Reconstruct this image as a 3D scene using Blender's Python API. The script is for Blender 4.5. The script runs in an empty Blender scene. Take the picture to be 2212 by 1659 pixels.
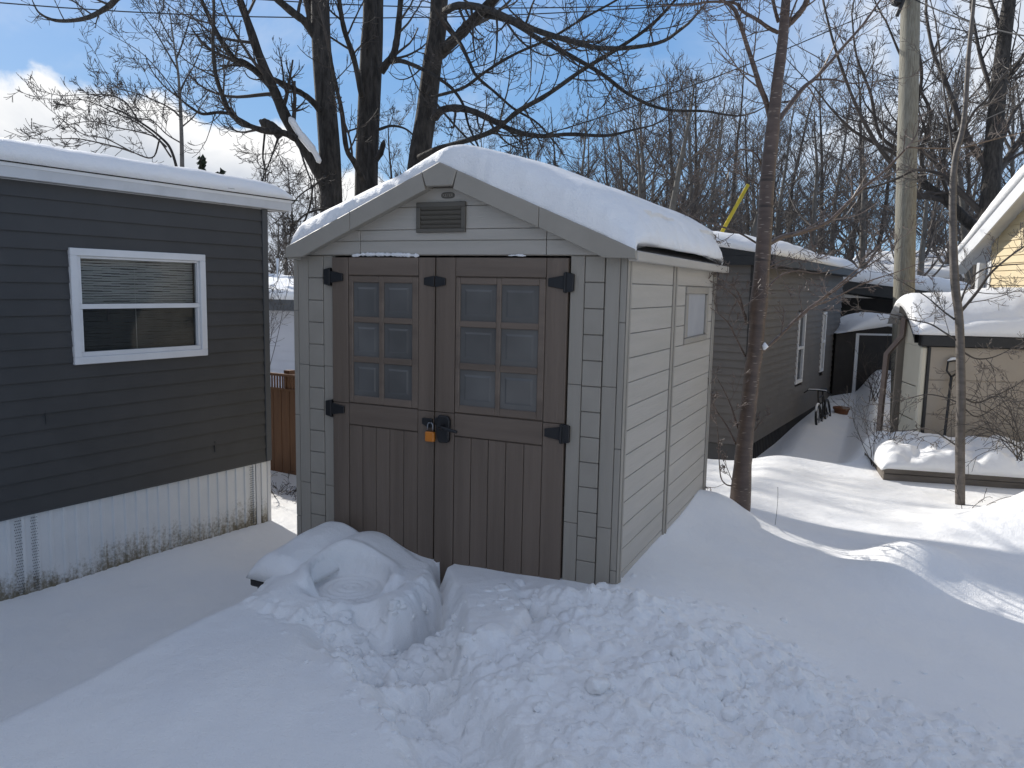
import bpy, math, random
import numpy as np
from mathutils import Vector, Matrix
R_=math.radians
scene=bpy.context.scene
# ------------------------------------------------------------------ camera
FPX=1699.6; CAM=np.array([1.3519,-4.4244,1.7924])
PITCH,ROLL,YAW=.1223,.0199,.4384
def _axes(p,r,y):
    cy,sy=math.cos(y),math.sin(y)
    fw=np.array([-sy*math.cos(p),cy*math.cos(p),-math.sin(p)]);rt=np.array([cy,sy,0.]);up=np.cross(rt,fw)
    c,s=math.cos(r),math.sin(r)
    return rt*c+up*s, up*c-rt*s, fw
CR,CU,CF=_axes(PITCH,ROLL,YAW)
cd=bpy.data.cameras.new('camera'); cam=bpy.data.objects.new('camera',cd); scene.collection.objects.link(cam)
cd.sensor_width=36; cd.lens=36*FPX/2212; cd.clip_start=.05; cd.clip_end=2000
M=Matrix(((CR[0],CU[0],-CF[0],CAM[0]),(CR[1],CU[1],-CF[1],CAM[1]),(CR[2],CU[2],-CF[2],CAM[2]),(0,0,0,1)))
cam.matrix_world=M; scene.camera=cam
def ray(x,y): return CF+CR*(x-1106)/FPX-CU*(y-829.5)/FPX
def at(x,y,Z): return CAM+ray(x,y)*Z
def onz(x,y,z):
    r=ray(x,y); return CAM+r*(z-CAM[2])/r[2]
def onpl(x,y,P,n):
    r=ray(x,y); n=np.array(n,float); return CAM+r*((np.array(P,float)-CAM)@n)/(r@n)
# ------------------------------------------------------------------ sun, sky, exposure
SUN_AZ,SUN_EL=157.0,27.0
sd=bpy.data.lights.new('sun','SUN'); sd.energy=5.0; sd.angle=R_(.5); sd.color=(1,.955,.88)
so=bpy.data.objects.new('sun',sd); scene.collection.objects.link(so)
sv=Vector((math.cos(R_(SUN_AZ))*math.cos(R_(SUN_EL)),math.sin(R_(SUN_AZ))*math.cos(R_(SUN_EL)),math.sin(R_(SUN_EL))))
so.rotation_euler=sv.to_track_quat('Z','Y').to_euler(); so.location=(-20,15,20)
scene.view_settings.view_transform='Standard'; scene.view_settings.look='None'
scene.view_settings.exposure=0.08; scene.view_settings.gamma=1
scene.render.engine='CYCLES'; scene.cycles.max_bounces=6; scene.cycles.diffuse_bounces=3; scene.cycles.transparent_max_bounces=8
world=bpy.data.worlds.new('World'); scene.world=world; world.use_nodes=True
SKY=.12
def build_world():
    nt=world.node_tree; N=nt.nodes; L=nt.links; N.clear()
    def nd(t,**k):
        n=N.new(t)
        for a,b in k.items(): setattr(n,a,b)
        return n
    def mth(op,a,b=None,c=None,clamp=False):
        n=nd('ShaderNodeMath',operation=op,use_clamp=clamp)
        for i,v in enumerate((a,b,c)):
            if v is None: continue
            if isinstance(v,(int,float)): n.inputs[i].default_value=v
            else: L.new(v,n.inputs[i])
        return n.outputs[0]
    sky=nd('ShaderNodeTexSky'); sky.sky_type='NISHITA'; sky.sun_disc=False
    sky.sun_elevation=R_(SUN_EL); sky.sun_rotation=R_(90-SUN_AZ); sky.air_density=1.0; sky.dust_density=.35; sky.ozone_density=1.6; sky.altitude=50
    tc=nd('ShaderNodeTexCoord'); sp=nd('ShaderNodeSeparateXYZ'); L.new(tc.outputs['Generated'],sp.inputs[0])
    x,y,z=sp.outputs
    az=mth('ARCTAN2',y,x)
    hyp=mth('SQRT',mth('ADD',mth('MULTIPLY',x,x),mth('MULTIPLY',y,y)))
    te=mth('DIVIDE',z,hyp)
    azn=mth('DIVIDE',mth('SUBTRACT',az,R_(60)),R_(120),clamp=True)
    # cumulus bank: height of its top (tan of elevation) against azimuth
    pts=[(-60,120),(0,152),(90,148),(150,185),(230,175),(320,188),(400,220),(470,262),(540,262),(610,240),(665,285),(720,350),(800,370),(880,420),(960,500),(1100,600)]
    fc=nd('ShaderNodeFloatCurve'); cv=fc.mapping.curves[0]
    P=[]
    for p in pts:
        d=ray(*p); P.append(((math.degrees(math.atan2(d[1],d[0]))-60)/120, d[2]/math.hypot(d[0],d[1])))
    P.append((0.0,-.02)); P.append((1.0,.30)); P.append((.30,-.02)); P.sort()
    for i,(a,b) in enumerate(P):
        if i<2: q=cv.points[0 if i==0 else 1]; q.location=(a,b+.2)
        else: cv.points.new(a,b+.2)
    # both default points were moved first; keep curve linear-ish
    for q in cv.points: q.handle_type='AUTO_CLAMPED'
    fc.mapping.update(); L.new(azn,fc.inputs['Value'])
    top=mth('SUBTRACT',fc.outputs[0],.2)
    cb=nd('ShaderNodeCombineXYZ'); L.new(mth('MULTIPLY',az,1.0),cb.inputs[0]); L.new(te,cb.inputs[1])
    n1=nd('ShaderNodeTexNoise'); n1.inputs['Scale'].default_value=14; n1.inputs['Detail'].default_value=7; n1.inputs['Roughness'].default_value=.58; n1.inputs['Distortion'].default_value=.3; L.new(cb.outputs[0],n1.inputs['Vector'])
    n2=nd('ShaderNodeTexNoise'); n2.inputs['Scale'].default_value=5.0; n2.inputs['Detail'].default_value=6; n2.inputs['Roughness'].default_value=.55; n2.inputs['Distortion'].default_value=.6; L.new(cb.outputs[0],n2.inputs['Vector'])
    d0=mth('SUBTRACT',top,te)
    dn=mth('ADD',d0,mth('MULTIPLY',mth('SUBTRACT',n1.outputs[0],.5),.075))
    m1=nd('ShaderNodeMapRange'); m1.interpolation_type='SMOOTHSTEP'; L.new(dn,m1.inputs[0]); m1.inputs[1].default_value=-.002; m1.inputs[2].default_value=.016
    # inside shading of the bank: bright rim, grey-blue body
    sh=nd('ShaderNodeMapRange'); sh.interpolation_type='SMOOTHSTEP'; L.new(mth('ADD',d0,mth('MULTIPLY',mth('SUBTRACT',n2.outputs[0],.5),.22)),sh.inputs[0]); sh.inputs[1].default_value=.01; sh.inputs[2].default_value=.10
    cc=nd('ShaderNodeMix',data_type='RGBA'); L.new(sh.outputs[0],cc.inputs['Factor'])
    k=1/SKY
    cc.inputs['A'].default_value=(1.0*k,1.0*k,1.0*k,1); cc.inputs['B'].default_value=(.56*k,.61*k,.69*k,1)
    # thin bright veil to the right and a few wisps
    azd=mth('ABSOLUTE',mth('SUBTRACT',az,R_(90)))
    w1=nd('ShaderNodeMapRange'); w1.interpolation_type='SMOOTHSTEP'; L.new(azd,w1.inputs[0]); w1.inputs[1].default_value=R_(17); w1.inputs[2].default_value=R_(3); 
    n3=nd('ShaderNodeTexNoise'); n3.inputs['Scale'].default_value=4; n3.inputs['Detail'].default_value=6; n3.inputs['Roughness'].default_value=.6; n3.inputs['Distortion'].default_value=.8; L.new(cb.outputs[0],n3.inputs['Vector'])
    w2=nd('ShaderNodeMapRange'); w2.interpolation_type='SMOOTHSTEP'; L.new(n3.outputs[0],w2.inputs[0]); w2.inputs[1].default_value=.42; w2.inputs[2].default_value=.62
    w3=nd('ShaderNodeMapRange'); w3.interpolation_type='SMOOTHSTEP'; L.new(te,w3.inputs[0]); w3.inputs[1].default_value=.08; w3.inputs[2].default_value=.2
    veil=mth('MULTIPLY',mth('MULTIPLY',mth('MULTIPLY',w1.outputs[0],mth('ADD',mth('MULTIPLY',w2.outputs[0],.6),.35)),w3.outputs[0]),.9)
    w4=nd('ShaderNodeMapRange'); w4.interpolation_type='SMOOTHSTEP'; L.new(n3.outputs[0],w4.inputs[0]); w4.inputs[1].default_value=.48; w4.inputs[2].default_value=.75
    veil=mth('MAXIMUM',veil,mth('MULTIPLY',w4.outputs[0],.30))
    n5=nd('ShaderNodeTexNoise'); n5.inputs['Scale'].default_value=2.2; n5.inputs['Detail'].default_value=5; L.new(tc.outputs['Generated'],n5.inputs['Vector'])
    w5=nd('ShaderNodeMapRange'); w5.interpolation_type='SMOOTHSTEP'; L.new(n5.outputs[0],w5.inputs[0]); w5.inputs[1].default_value=.38; w5.inputs[2].default_value=.60
    w6=nd('ShaderNodeMapRange'); w6.interpolation_type='SMOOTHSTEP'; L.new(mth('SUBTRACT',z,mth('MULTIPLY',y,.45)),w6.inputs[0]); w6.inputs[1].default_value=.12; w6.inputs[2].default_value=.42
    over=mth('MULTIPLY',w5.outputs[0],w6.outputs[0])    # unseen warm broken cloud, added overhead and behind the viewer as fill light
    # the winter sky of the photograph: even, rich blue down to the tree line
    gr=nd('ShaderNodeValToRGB'); L.new(mth('MULTIPLY_ADD',te,1.2,.1,clamp=True),gr.inputs[0]); e=gr.color_ramp.elements
    e[0].position=.06; e[0].color=(.23*k,.44*k,.70*k,1); e[1].position=1.0; e[1].color=(.14*k,.28*k,.56*k,1); q=e.new(.5); q.color=(.145*k,.35*k,.72*k,1)
    gm=nd('ShaderNodeMix',data_type='RGBA'); gm.inputs['Factor'].default_value=.8; L.new(sky.outputs[0],gm.inputs['A']); L.new(gr.outputs[0],gm.inputs['B'])
    class _G: outputs=[gm.outputs['Result']]
    gm=_G
    a=nd('ShaderNodeMix',data_type='RGBA'); L.new(veil,a.inputs['Factor']); L.new(gm.outputs[0],a.inputs['A']); a.inputs['B'].default_value=(.88*k,.90*k,.93*k,1)
    a2=nd('ShaderNodeMix',data_type='RGBA'); L.new(mth('MULTIPLY',over,.46),a2.inputs['Factor']); L.new(a.outputs['Result'],a2.inputs['A']); a2.inputs['B'].default_value=(.86*k,.78*k,.69*k,1); a=a2
    b=nd('ShaderNodeMix',data_type='RGBA'); L.new(m1.outputs[0],b.inputs['Factor']); L.new(a.outputs['Result'],b.inputs['A']); L.new(cc.outputs['Result'],b.inputs['B'])
    bg=nd('ShaderNodeBackground'); bg.inputs['Strength'].default_value=SKY; L.new(b.outputs['Result'],bg.inputs['Color'])
    o=nd('ShaderNodeOutputWorld'); L.new(bg.outputs[0],o.inputs[0])
build_world()
# ------------------------------------------------------------------ helpers
COL=scene.collection
def tag(o,label=None,cat=None,group=None,kind=None):
    if label: o['label']=label
    if cat: o['category']=cat
    if group: o['group']=group
    if kind: o['kind']=kind
    return o
def empty(name,loc=(0,0,0),label=None,cat=None,group=None):
    o=bpy.data.objects.new(name,None); COL.objects.link(o); o.location=loc; o.empty_display_size=.1
    return tag(o,label,cat,group)
class MB:
    def __init__(s): s.v=[];s.f=[];s.n=0;s.m=None
    def add(s,vs,fs):
        vs=np.asarray(vs,float).reshape(-1,3)
        if s.m is not None: vs=vs@s.m[0].T+s.m[1]
        s.v.append(vs); k=s.n
        s.f.extend([tuple(i+k for i in f) for f in fs]); s.n+=len(vs); return s
    def frame(s,O,ex,ey,ez=(0,0,1)):
        s.m=(np.array([ex,ey,ez],float).T,np.array(O,float)); return s
    def box(s,x0,x1,y0,y1,z0,z1,rot=None,piv=None):
        v=np.array([(x,y,z) for z in (z0,z1) for y in (y0,y1) for x in (x0,x1)],float)
        if rot is not None:
            c=np.array(piv if piv is not None else v.mean(0)); v=(v-c)@np.array(rot).T+c
        return s.add(v,[(0,2,3,1),(4,5,7,6),(0,1,5,4),(2,6,7,3),(0,4,6,2),(1,3,7,5)])
    def prism(s,poly,a0,a1,axis=1):
        # poly in the plane of the two other axes (for axis 1: x,z), extruded along axis
        n=len(poly); vs=[]
        for a in (a0,a1):
            for p in poly:
                q=[0,0,0]; o=[i for i in range(3) if i!=axis]; q[o[0]]=p[0]; q[o[1]]=p[1]; q[axis]=a; vs.append(q)
        fs=[tuple(range(n)),tuple(range(2*n-1,n-1,-1))]+[(i,i+n,(i+1)%n+n,(i+1)%n) for i in range(n)]
        return s.add(vs,fs)
    def tube(s,P,r,k=6,cap=True):
        P=np.asarray(P,float); n=len(P); r=np.broadcast_to(np.asarray(r,float),(n,))
        T=np.gradient(P,axis=0); T/=np.linalg.norm(T,axis=1)[:,None]+1e-12
        a=np.cross(T,(0,0,1.)); b=np.cross(T,(1.,0,0)); w=np.linalg.norm(a,axis=1)<.3
        if w.any(): a=b if w.mean()>.0 else a
        a/=np.linalg.norm(a,axis=1)[:,None]+1e-12; b=np.cross(T,a)
        th=np.arange(k)*2*math.pi/k
        V=P[:,None,:]+r[:,None,None]*(np.cos(th)[None,:,None]*a[:,None,:]+np.sin(th)[None,:,None]*b[:,None,:])
        fs=[]
        for i in range(n-1):
            o=i*k
            for j in range(k):
                j2=(j+1)%k; fs.append((o+j,o+j2,o+k+j2,o+k+j))
        if cap: fs.append(tuple(range(k-1,-1,-1))); fs.append(tuple((n-1)*k+j for j in range(k)))
        return s.add(V.reshape(-1,3),fs)
    def build(s,name,mat,parent=None,bevel=0,smooth=False,loc=None):
        me=bpy.data.meshes.new(name)
        V=np.concatenate(s.v) if s.v else np.zeros((0,3))
        if parent is not None:
            r=parent
            while r.parent is not None: r=r.parent
            V=V-np.array(r.location)
        o=bpy.data.objects.new(name,me)
        if parent is None:
            c=np.array([(V[:,0].min()+V[:,0].max())/2,(V[:,1].min()+V[:,1].max())/2,V[:,2].min()]); V=V-c; o.location=c
        me.from_pydata(V.tolist(),[],s.f); me.update()
        if smooth: me.polygons.foreach_set('use_smooth',[True]*len(me.polygons))
        if mat: me.materials.append(mat)
        COL.objects.link(o)
        if parent is not None: o.parent=parent
        if bevel:
            b=o.modifiers.new('bevel','BEVEL'); b.width=bevel; b.segments=1; b.limit_method='ANGLE'; b.angle_limit=R_(35)
        return o
def rotz(a): c,s=math.cos(a),math.sin(a); return np.array([[c,-s,0],[s,c,0],[0,0,1]])
def roty(a): c,s=math.cos(a),math.sin(a); return np.array([[c,0,s],[0,1,0],[-s,0,c]])
def rotx(a): c,s=math.cos(a),math.sin(a); return np.array([[1,0,0],[0,c,-s],[0,s,c]])
# ------------------------------------------------------------------ materials
def mat(name,col,rough=.6,col2=None,scale=4,detail=4,bump=0,bscale=None,stretch=(1,1,1),metal=0,spec=.5,lo=.35,hi=.65,bdist=.01,coat=0,grain=None):
    m=bpy.data.materials.new(name); m.use_nodes=True; nt=m.node_tree; N=nt.nodes; L=nt.links
    b=N['Principled BSDF']; b.inputs['Roughness'].default_value=rough; b.inputs['Metallic'].default_value=metal; b.inputs['Specular IOR Level'].default_value=spec
    b.inputs['Base Color'].default_value=(*col,1)
    tc=N.new('ShaderNodeTexCoord'); mp=N.new('ShaderNodeMapping'); mp.inputs['Scale'].default_value=stretch; L.new(tc.outputs['Object'],mp.inputs[0])
    if col2:
        n=N.new('ShaderNodeTexNoise'); n.inputs['Scale'].default_value=scale; n.inputs['Detail'].default_value=detail; n.inputs['Roughness'].default_value=.6; L.new(mp.outputs[0],n.inputs['Vector'])
        r=N.new('ShaderNodeValToRGB'); r.color_ramp.elements[0].position=lo; r.color_ramp.elements[1].position=hi
        r.color_ramp.elements[0].color=(*col,1); r.color_ramp.elements[1].color=(*col2,1); L.new(n.outputs[0],r.inputs[0]); L.new(r.outputs[0],b.inputs['Base Color'])
    if bump:
        n=N.new('ShaderNodeTexNoise'); n.inputs['Scale'].default_value=bscale or scale; n.inputs['Detail'].default_value=6; n.inputs['Roughness'].default_value=.65; L.new(mp.outputs[0],n.inputs['Vector'])
        bp=N.new('ShaderNodeBump'); bp.inputs['Strength'].default_value=bump; bp.inputs['Distance'].default_value=bdist; L.new(n.outputs[0],bp.inputs['Height']); L.new(bp.outputs[0],b.inputs['Normal'])
    return m
def snow_mat(name,sub=0):
    m=bpy.data.materials.new(name); m.use_nodes=True; nt=m.node_tree; N=nt.nodes; L=nt.links
    b=N['Principled BSDF']; b.inputs['Base Color'].default_value=(.88,.90,.93,1); b.inputs['Roughness'].default_value=.55; b.inputs['Specular IOR Level'].default_value=.25
    b.inputs['Sheen Weight'].default_value=.0
    tc=N.new('ShaderNodeTexCoord')
    n1=N.new('ShaderNodeTexNoise'); n1.inputs['Scale'].default_value=130; n1.inputs['Detail'].default_value=3; L.new(tc.outputs['Object'],n1.inputs['Vector'])
    n2=N.new('ShaderNodeTexNoise'); n2.inputs['Scale'].default_value=11; n2.inputs['Detail'].default_value=6; n2.inputs['Roughness'].default_value=.6; L.new(tc.outputs['Object'],n2.inputs['Vector'])
    b1=N.new('ShaderNodeBump'); b1.inputs['Strength'].default_value=.8; b1.inputs['Distance'].default_value=.006; L.new(n1.outputs[0],b1.inputs['Height'])
    b2=N.new('ShaderNodeBump'); b2.inputs['Strength'].default_value=.6; b2.inputs['Distance'].default_value=.018; L.new(n2.outputs[0],b2.inputs['Height']); L.new(b1.outputs[0],b2.inputs['Normal']); L.new(b2.outputs[0],b.inputs['Normal'])
    # slight tint variation of old and fresh snow
    n3=N.new('ShaderNodeTexNoise'); n3.inputs['Scale'].default_value=2.2; n3.inputs['Detail'].default_value=5; L.new(tc.outputs['Object'],n3.inputs['Vector'])
    r=N.new('ShaderNodeValToRGB'); r.color_ramp.elements[0].position=.35; r.color_ramp.elements[1].position=.7
    r.color_ramp.elements[0].color=(.86,.86,.86,1); r.color_ramp.elements[1].color=(.90,.89,.87,1); L.new(n3.outputs[0],r.inputs[0]); L.new(r.outputs[0],b.inputs['Base Color'])
    return m
SNOW=snow_mat('snow')
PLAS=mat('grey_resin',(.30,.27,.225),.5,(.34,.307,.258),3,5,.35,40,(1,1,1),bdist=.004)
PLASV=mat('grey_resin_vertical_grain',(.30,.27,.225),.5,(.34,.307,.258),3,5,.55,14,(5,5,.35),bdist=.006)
PLASH=mat('grey_resin_horizontal_grain',(.40,.37,.32),.5,(.445,.41,.36),3,5,.55,14,(.35,.35,5),bdist=.006)  # lighter copy of the resin: the side wall's bounce light is in the colour
TAUV=mat('taupe_resin_vertical_grain',(.130,.097,.072),.45,(.175,.132,.10),1.6,8,.7,16,(6,6,.3),bdist=.006)
TAU=mat('taupe_resin',(.130,.097,.072),.45,(.18,.136,.103),1.6,8,.4,14,(.4,.4,5),bdist=.005)
TAUD=mat('vent_taupe',(.10,.09,.07),.5,(.12,.105,.085),4)
BLKP=mat('black_plastic',(.008,.008,.009),.45,(.013,.013,.014),20,bump=.1)
BLK=mat('black_metal',(.012,.012,.013),.6,(.02,.02,.02),8,bump=.1)
FROST=mat('cloudy_polycarbonate',(.105,.102,.097),.15,(.15,.147,.140),1.5,3,.12,3,spec=.4,bdist=.01)
FROSTL=mat('pale_window_plastic',(.36,.36,.37),.35,(.42,.42,.42),4)
CHAR=mat('charcoal_siding',(.045,.045,.045),.6,(.055,.055,.055),2.5,6,.25,60,bdist=.002)
CHARG=mat('charcoal_trim',(.06,.064,.068),.55,(.07,.074,.078),3)
WHT=mat('white_vinyl',(.74,.75,.76),.4,(.68,.69,.70),5,6,.1)
WHT2=mat('weathered_white_paint',(.50,.51,.52),.55,(.60,.61,.62),3,8,.2,bdist=.003,lo=.3,hi=.6)
DIRT=mat('roof_edge_grime',(.02,.019,.017),.9,(.05,.048,.045),30,bump=.8)
GLASS=mat('dark_glass',(.010,.015,.017),.08,(.014,.020,.022),2,spec=.25)
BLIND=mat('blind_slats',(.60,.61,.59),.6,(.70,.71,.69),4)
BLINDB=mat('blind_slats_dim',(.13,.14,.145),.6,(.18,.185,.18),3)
CURT=mat('curtain_cloth',(.20,.19,.175),.9,(.15,.145,.14),6)
BRASS=mat('orange_padlock',(.62,.20,.012),.35,(.5,.15,.01),6,spec=.6)
STEEL=mat('steel',(.35,.36,.38),.3,metal=1)
def stained_skirt():
    m=mat('corrugated_white_skirting',(.62,.64,.65),.45,(.68,.69,.69),4)
    nt=m.node_tree;N=nt.nodes;L=nt.links;b=N['Principled BSDF']
    src=b.inputs['Base Color'].links[0].from_socket
    tc=N.new('ShaderNodeTexCoord'); mp=N.new('ShaderNodeMapping'); mp.inputs['Scale'].default_value=(1,7,1.1); L.new(tc.outputs['Object'],mp.inputs[0])
    n=N.new('ShaderNodeTexNoise'); n.inputs['Scale'].default_value=2.4; n.inputs['Detail'].default_value=9; n.inputs['Roughness'].default_value=.7; L.new(mp.outputs[0],n.inputs['Vector'])
    n0=N.new('ShaderNodeTexNoise'); n0.inputs['Scale'].default_value=1.6; n0.inputs['Detail'].default_value=3; L.new(tc.outputs['Object'],n0.inputs['Vector'])
    sp=N.new('ShaderNodeSeparateXYZ'); L.new(tc.outputs['Object'],sp.inputs[0])
    a=N.new('ShaderNodeMath'); a.operation='MULTIPLY_ADD'; L.new(sp.outputs[2],a.inputs[0]); a.inputs[1].default_value=-4.2; a.inputs[2].default_value=-.30
    c=N.new('ShaderNodeMath'); c.operation='MULTIPLY_ADD'; L.new(n.outputs[0],c.inputs[0]); c.inputs[1].default_value=2.0; L.new(a.outputs[0],c.inputs[2])
    e=N.new('ShaderNodeMath'); e.operation='MULTIPLY_ADD'; L.new(n0.outputs[0],e.inputs[0]); e.inputs[1].default_value=2.2; L.new(c.outputs[0],e.inputs[2])
    nf=N.new('ShaderNodeTexNoise'); nf.inputs['Scale'].default_value=38; nf.inputs['Detail'].default_value=6; nf.inputs['Roughness'].default_value=.75; L.new(tc.outputs['Object'],nf.inputs['Vector'])
    e2=N.new('ShaderNodeMath'); e2.operation='MULTIPLY_ADD'; L.new(nf.outputs[0],e2.inputs[0]); e2.inputs[1].default_value=2.2; e3=N.new('ShaderNodeMath'); e3.operation='SUBTRACT'; L.new(e.outputs[0],e3.inputs[0]); e3.inputs[1].default_value=1.1; L.new(e3.outputs[0],e2.inputs[2]); e=e2
    r=N.new('ShaderNodeMapRange'); r.interpolation_type='SMOOTHSTEP'; L.new(e.outputs[0],r.inputs[0]); r.inputs[1].default_value=.85; r.inputs[2].default_value=1.95
    mx=N.new('ShaderNodeMix'); mx.data_type='RGBA'; L.new(r.outputs[0],mx.inputs['Factor']); L.new(src,mx.inputs['A']); mx.inputs['B'].default_value=(.17,.145,.095,1)
    L.new(mx.outputs['Result'],b.inputs['Base Color']); return m
SKIRT=stained_skirt()
BRN=mat('brown_siding',(.115,.103,.09),.6,(.135,.12,.105),3,6,.2,50,bdist=.002)
BRN2=mat('dark_brown_siding',(.075,.07,.063),.6,(.09,.083,.075),3,6,.2)
DK=mat('near_black_cladding',(.014,.012,.011),.7,(.022,.019,.017),6)
DKT=mat('black_fascia',(.012,.012,.012),.5,(.018,.018,.018),6)
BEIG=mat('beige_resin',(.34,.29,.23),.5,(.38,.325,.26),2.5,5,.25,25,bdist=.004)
BEIG2=mat('beige_resin_sunlit',(.62,.57,.45),.5,(.66,.61,.49),2.5)  # the beige resin made paler, sun on the left side put into its colour
YEL=mat('yellow_siding',(.62,.50,.30),.6,(.66,.54,.33),3)
GUT=mat('brown_downpipe',(.16,.12,.10),.4,(.19,.145,.12),5)
POLE=mat('weathered_pole_wood',(.17,.155,.12),.85,(.27,.26,.215),6,9,.9,8,(9,9,.25),bdist=.02)
CEDAR=mat('orange_cedar_boards',(.11,.05,.022),.7,(.18,.085,.036),5,8,.5,10,(4,4,.4),bdist=.004,lo=.3,hi=.7)
TIMB=mat('grey_timber',(.10,.085,.07),.85,(.15,.13,.11),5,8,.6,10,(.4,3,3))
BARK=mat('dark_maple_bark',(.022,.019,.016),.9,(.075,.066,.058),9,10,1.0,14,(2.2,2.2,.5),bdist=.05,lo=.38,hi=.68)
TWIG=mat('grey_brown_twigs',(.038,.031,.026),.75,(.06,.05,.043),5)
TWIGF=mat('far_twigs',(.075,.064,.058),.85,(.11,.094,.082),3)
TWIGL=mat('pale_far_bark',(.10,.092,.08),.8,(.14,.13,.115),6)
YPL=mat('yellow_guy_guard',(.62,.47,.02),.4,(.55,.41,.02),6)
RUB=mat('wire_rubber',(.012,.012,.014),.6)
SPR=mat('spruce_needles',(.018,.030,.016),.8,(.03,.045,.022),9)
ICE=mat('ice',(.75,.80,.85),.1,spec=.8)
POT=mat('terracotta_tub',(.14,.055,.02),.7,(.18,.07,.03),8)
def cherry_bark():
    m=mat('smooth_red_brown_bark',(.062,.040,.030),.5,(.13,.088,.066),5,8,.35,18,(1,1,3.5),bdist=.01,lo=.3,hi=.72)
    nt=m.node_tree;N=nt.nodes;L=nt.links;b=N['Principled BSDF']; src=b.inputs['Base Color'].links[0].from_socket
    tc=N.new('ShaderNodeTexCoord'); mp=N.new('ShaderNodeMapping'); mp.inputs['Scale'].default_value=(9,9,60); L.new(tc.outputs['Object'],mp.inputs[0])
    v=N.new('ShaderNodeTexVoronoi'); v.inputs['Scale'].default_value=1; L.new(mp.outputs[0],v.inputs['Vector'])
    r=N.new('ShaderNodeMapRange'); L.new(v.outputs['Distance'],r.inputs[0]); r.inputs[1].default_value=.22; r.inputs[2].default_value=.12
    mx=N.new('ShaderNodeMix'); mx.data_type='RGBA'; L.new(r.outputs[0],mx.inputs['Factor']); L.new(src,mx.inputs['A']); mx.inputs['B'].default_value=(.30,.24,.19,1)
    # dark rings
    mp2=N.new('ShaderNodeMapping'); mp2.inputs['Scale'].default_value=(.6,.6,7); L.new(tc.outputs['Object'],mp2.inputs[0])
    n=N.new('ShaderNodeTexNoise'); n.inputs['Scale'].default_value=2.5; n.inputs['Detail'].default_value=3; L.new(mp2.outputs[0],n.inputs['Vector'])
    r2=N.new('ShaderNodeMapRange'); L.new(n.outputs[0],r2.inputs[0]); r2.inputs[1].default_value=.62; r2.inputs[2].default_value=.68
    mx2=N.new('ShaderNodeMix'); mx2.data_type='RGBA'; L.new(r2.outputs[0],mx2.inputs['Factor']); L.new(mx.outputs['Result'],mx2.inputs['A']); mx2.inputs['B'].default_value=(.04,.026,.02,1)
    L.new(mx2.outputs['Result'],b.inputs['Base Color']); return m
CHERRY=cherry_bark()
# ------------------------------------------------------------------ noise
def vnoise(x,y,seed=0):
    rs=np.random.RandomState(seed); T=rs.rand(256,256)
    xi=np.floor(x).astype(int); yi=np.floor(y).astype(int); fx=x-xi; fy=y-yi
    fx=fx*fx*fx*(fx*(fx*6-15)+10); fy=fy*fy*fy*(fy*(fy*6-15)+10)
    a=T[xi&255,yi&255];b=T[(xi+1)&255,yi&255];c=T[xi&255,(yi+1)&255];d=T[(xi+1)&255,(yi+1)&255]
    return (a*(1-fx)+b*fx)*(1-fy)+(c*(1-fx)+d*fx)*fy-.5
def fbm(x,y,f,oct=4,seed=0,g=.5):
    s=0;a=1
    for i in range(oct): s=s+a*vnoise(x*f+13.1*i,y*f+7.7*i,seed+i); f*=2.03;a*=g
    return s
def sstep(a,b,x):
    t=np.clip((x-a)/(b-a),0,1); return t*t*(3-2*t)
def sdpoly(X,Y,poly):
    poly=np.array(poly)[:,:2]; n=len(poly); D=np.full(X.shape,1e9); inside=np.zeros(X.shape,bool)
    for i in range(n):
        a=poly[i];b=poly[(i+1)%n];e=b-a
        t=np.clip(((X-a[0])*e[0]+(Y-a[1])*e[1])/(e@e+1e-12),0,1)
        D=np.minimum(D,np.hypot(X-a[0]-t*e[0],Y-a[1]-t*e[1]))
        c=((a[1]>Y)!=(b[1]>Y))&(X<(b[0]-a[0])*(Y-a[1])/(b[1]-a[1]+1e-12)+a[0]); inside^=c
    return np.where(inside,-D,D)
def gauss(X,Y,cx,cy,sx,sy=None,rot=0):
    sy=sy or sx; c,s=math.cos(rot),math.sin(rot); u=(X-cx)*c+(Y-cy)*s; v=-(X-cx)*s+(Y-cy)*c
    return np.exp(-.5*((u/sx)**2+(v/sy)**2))

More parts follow.
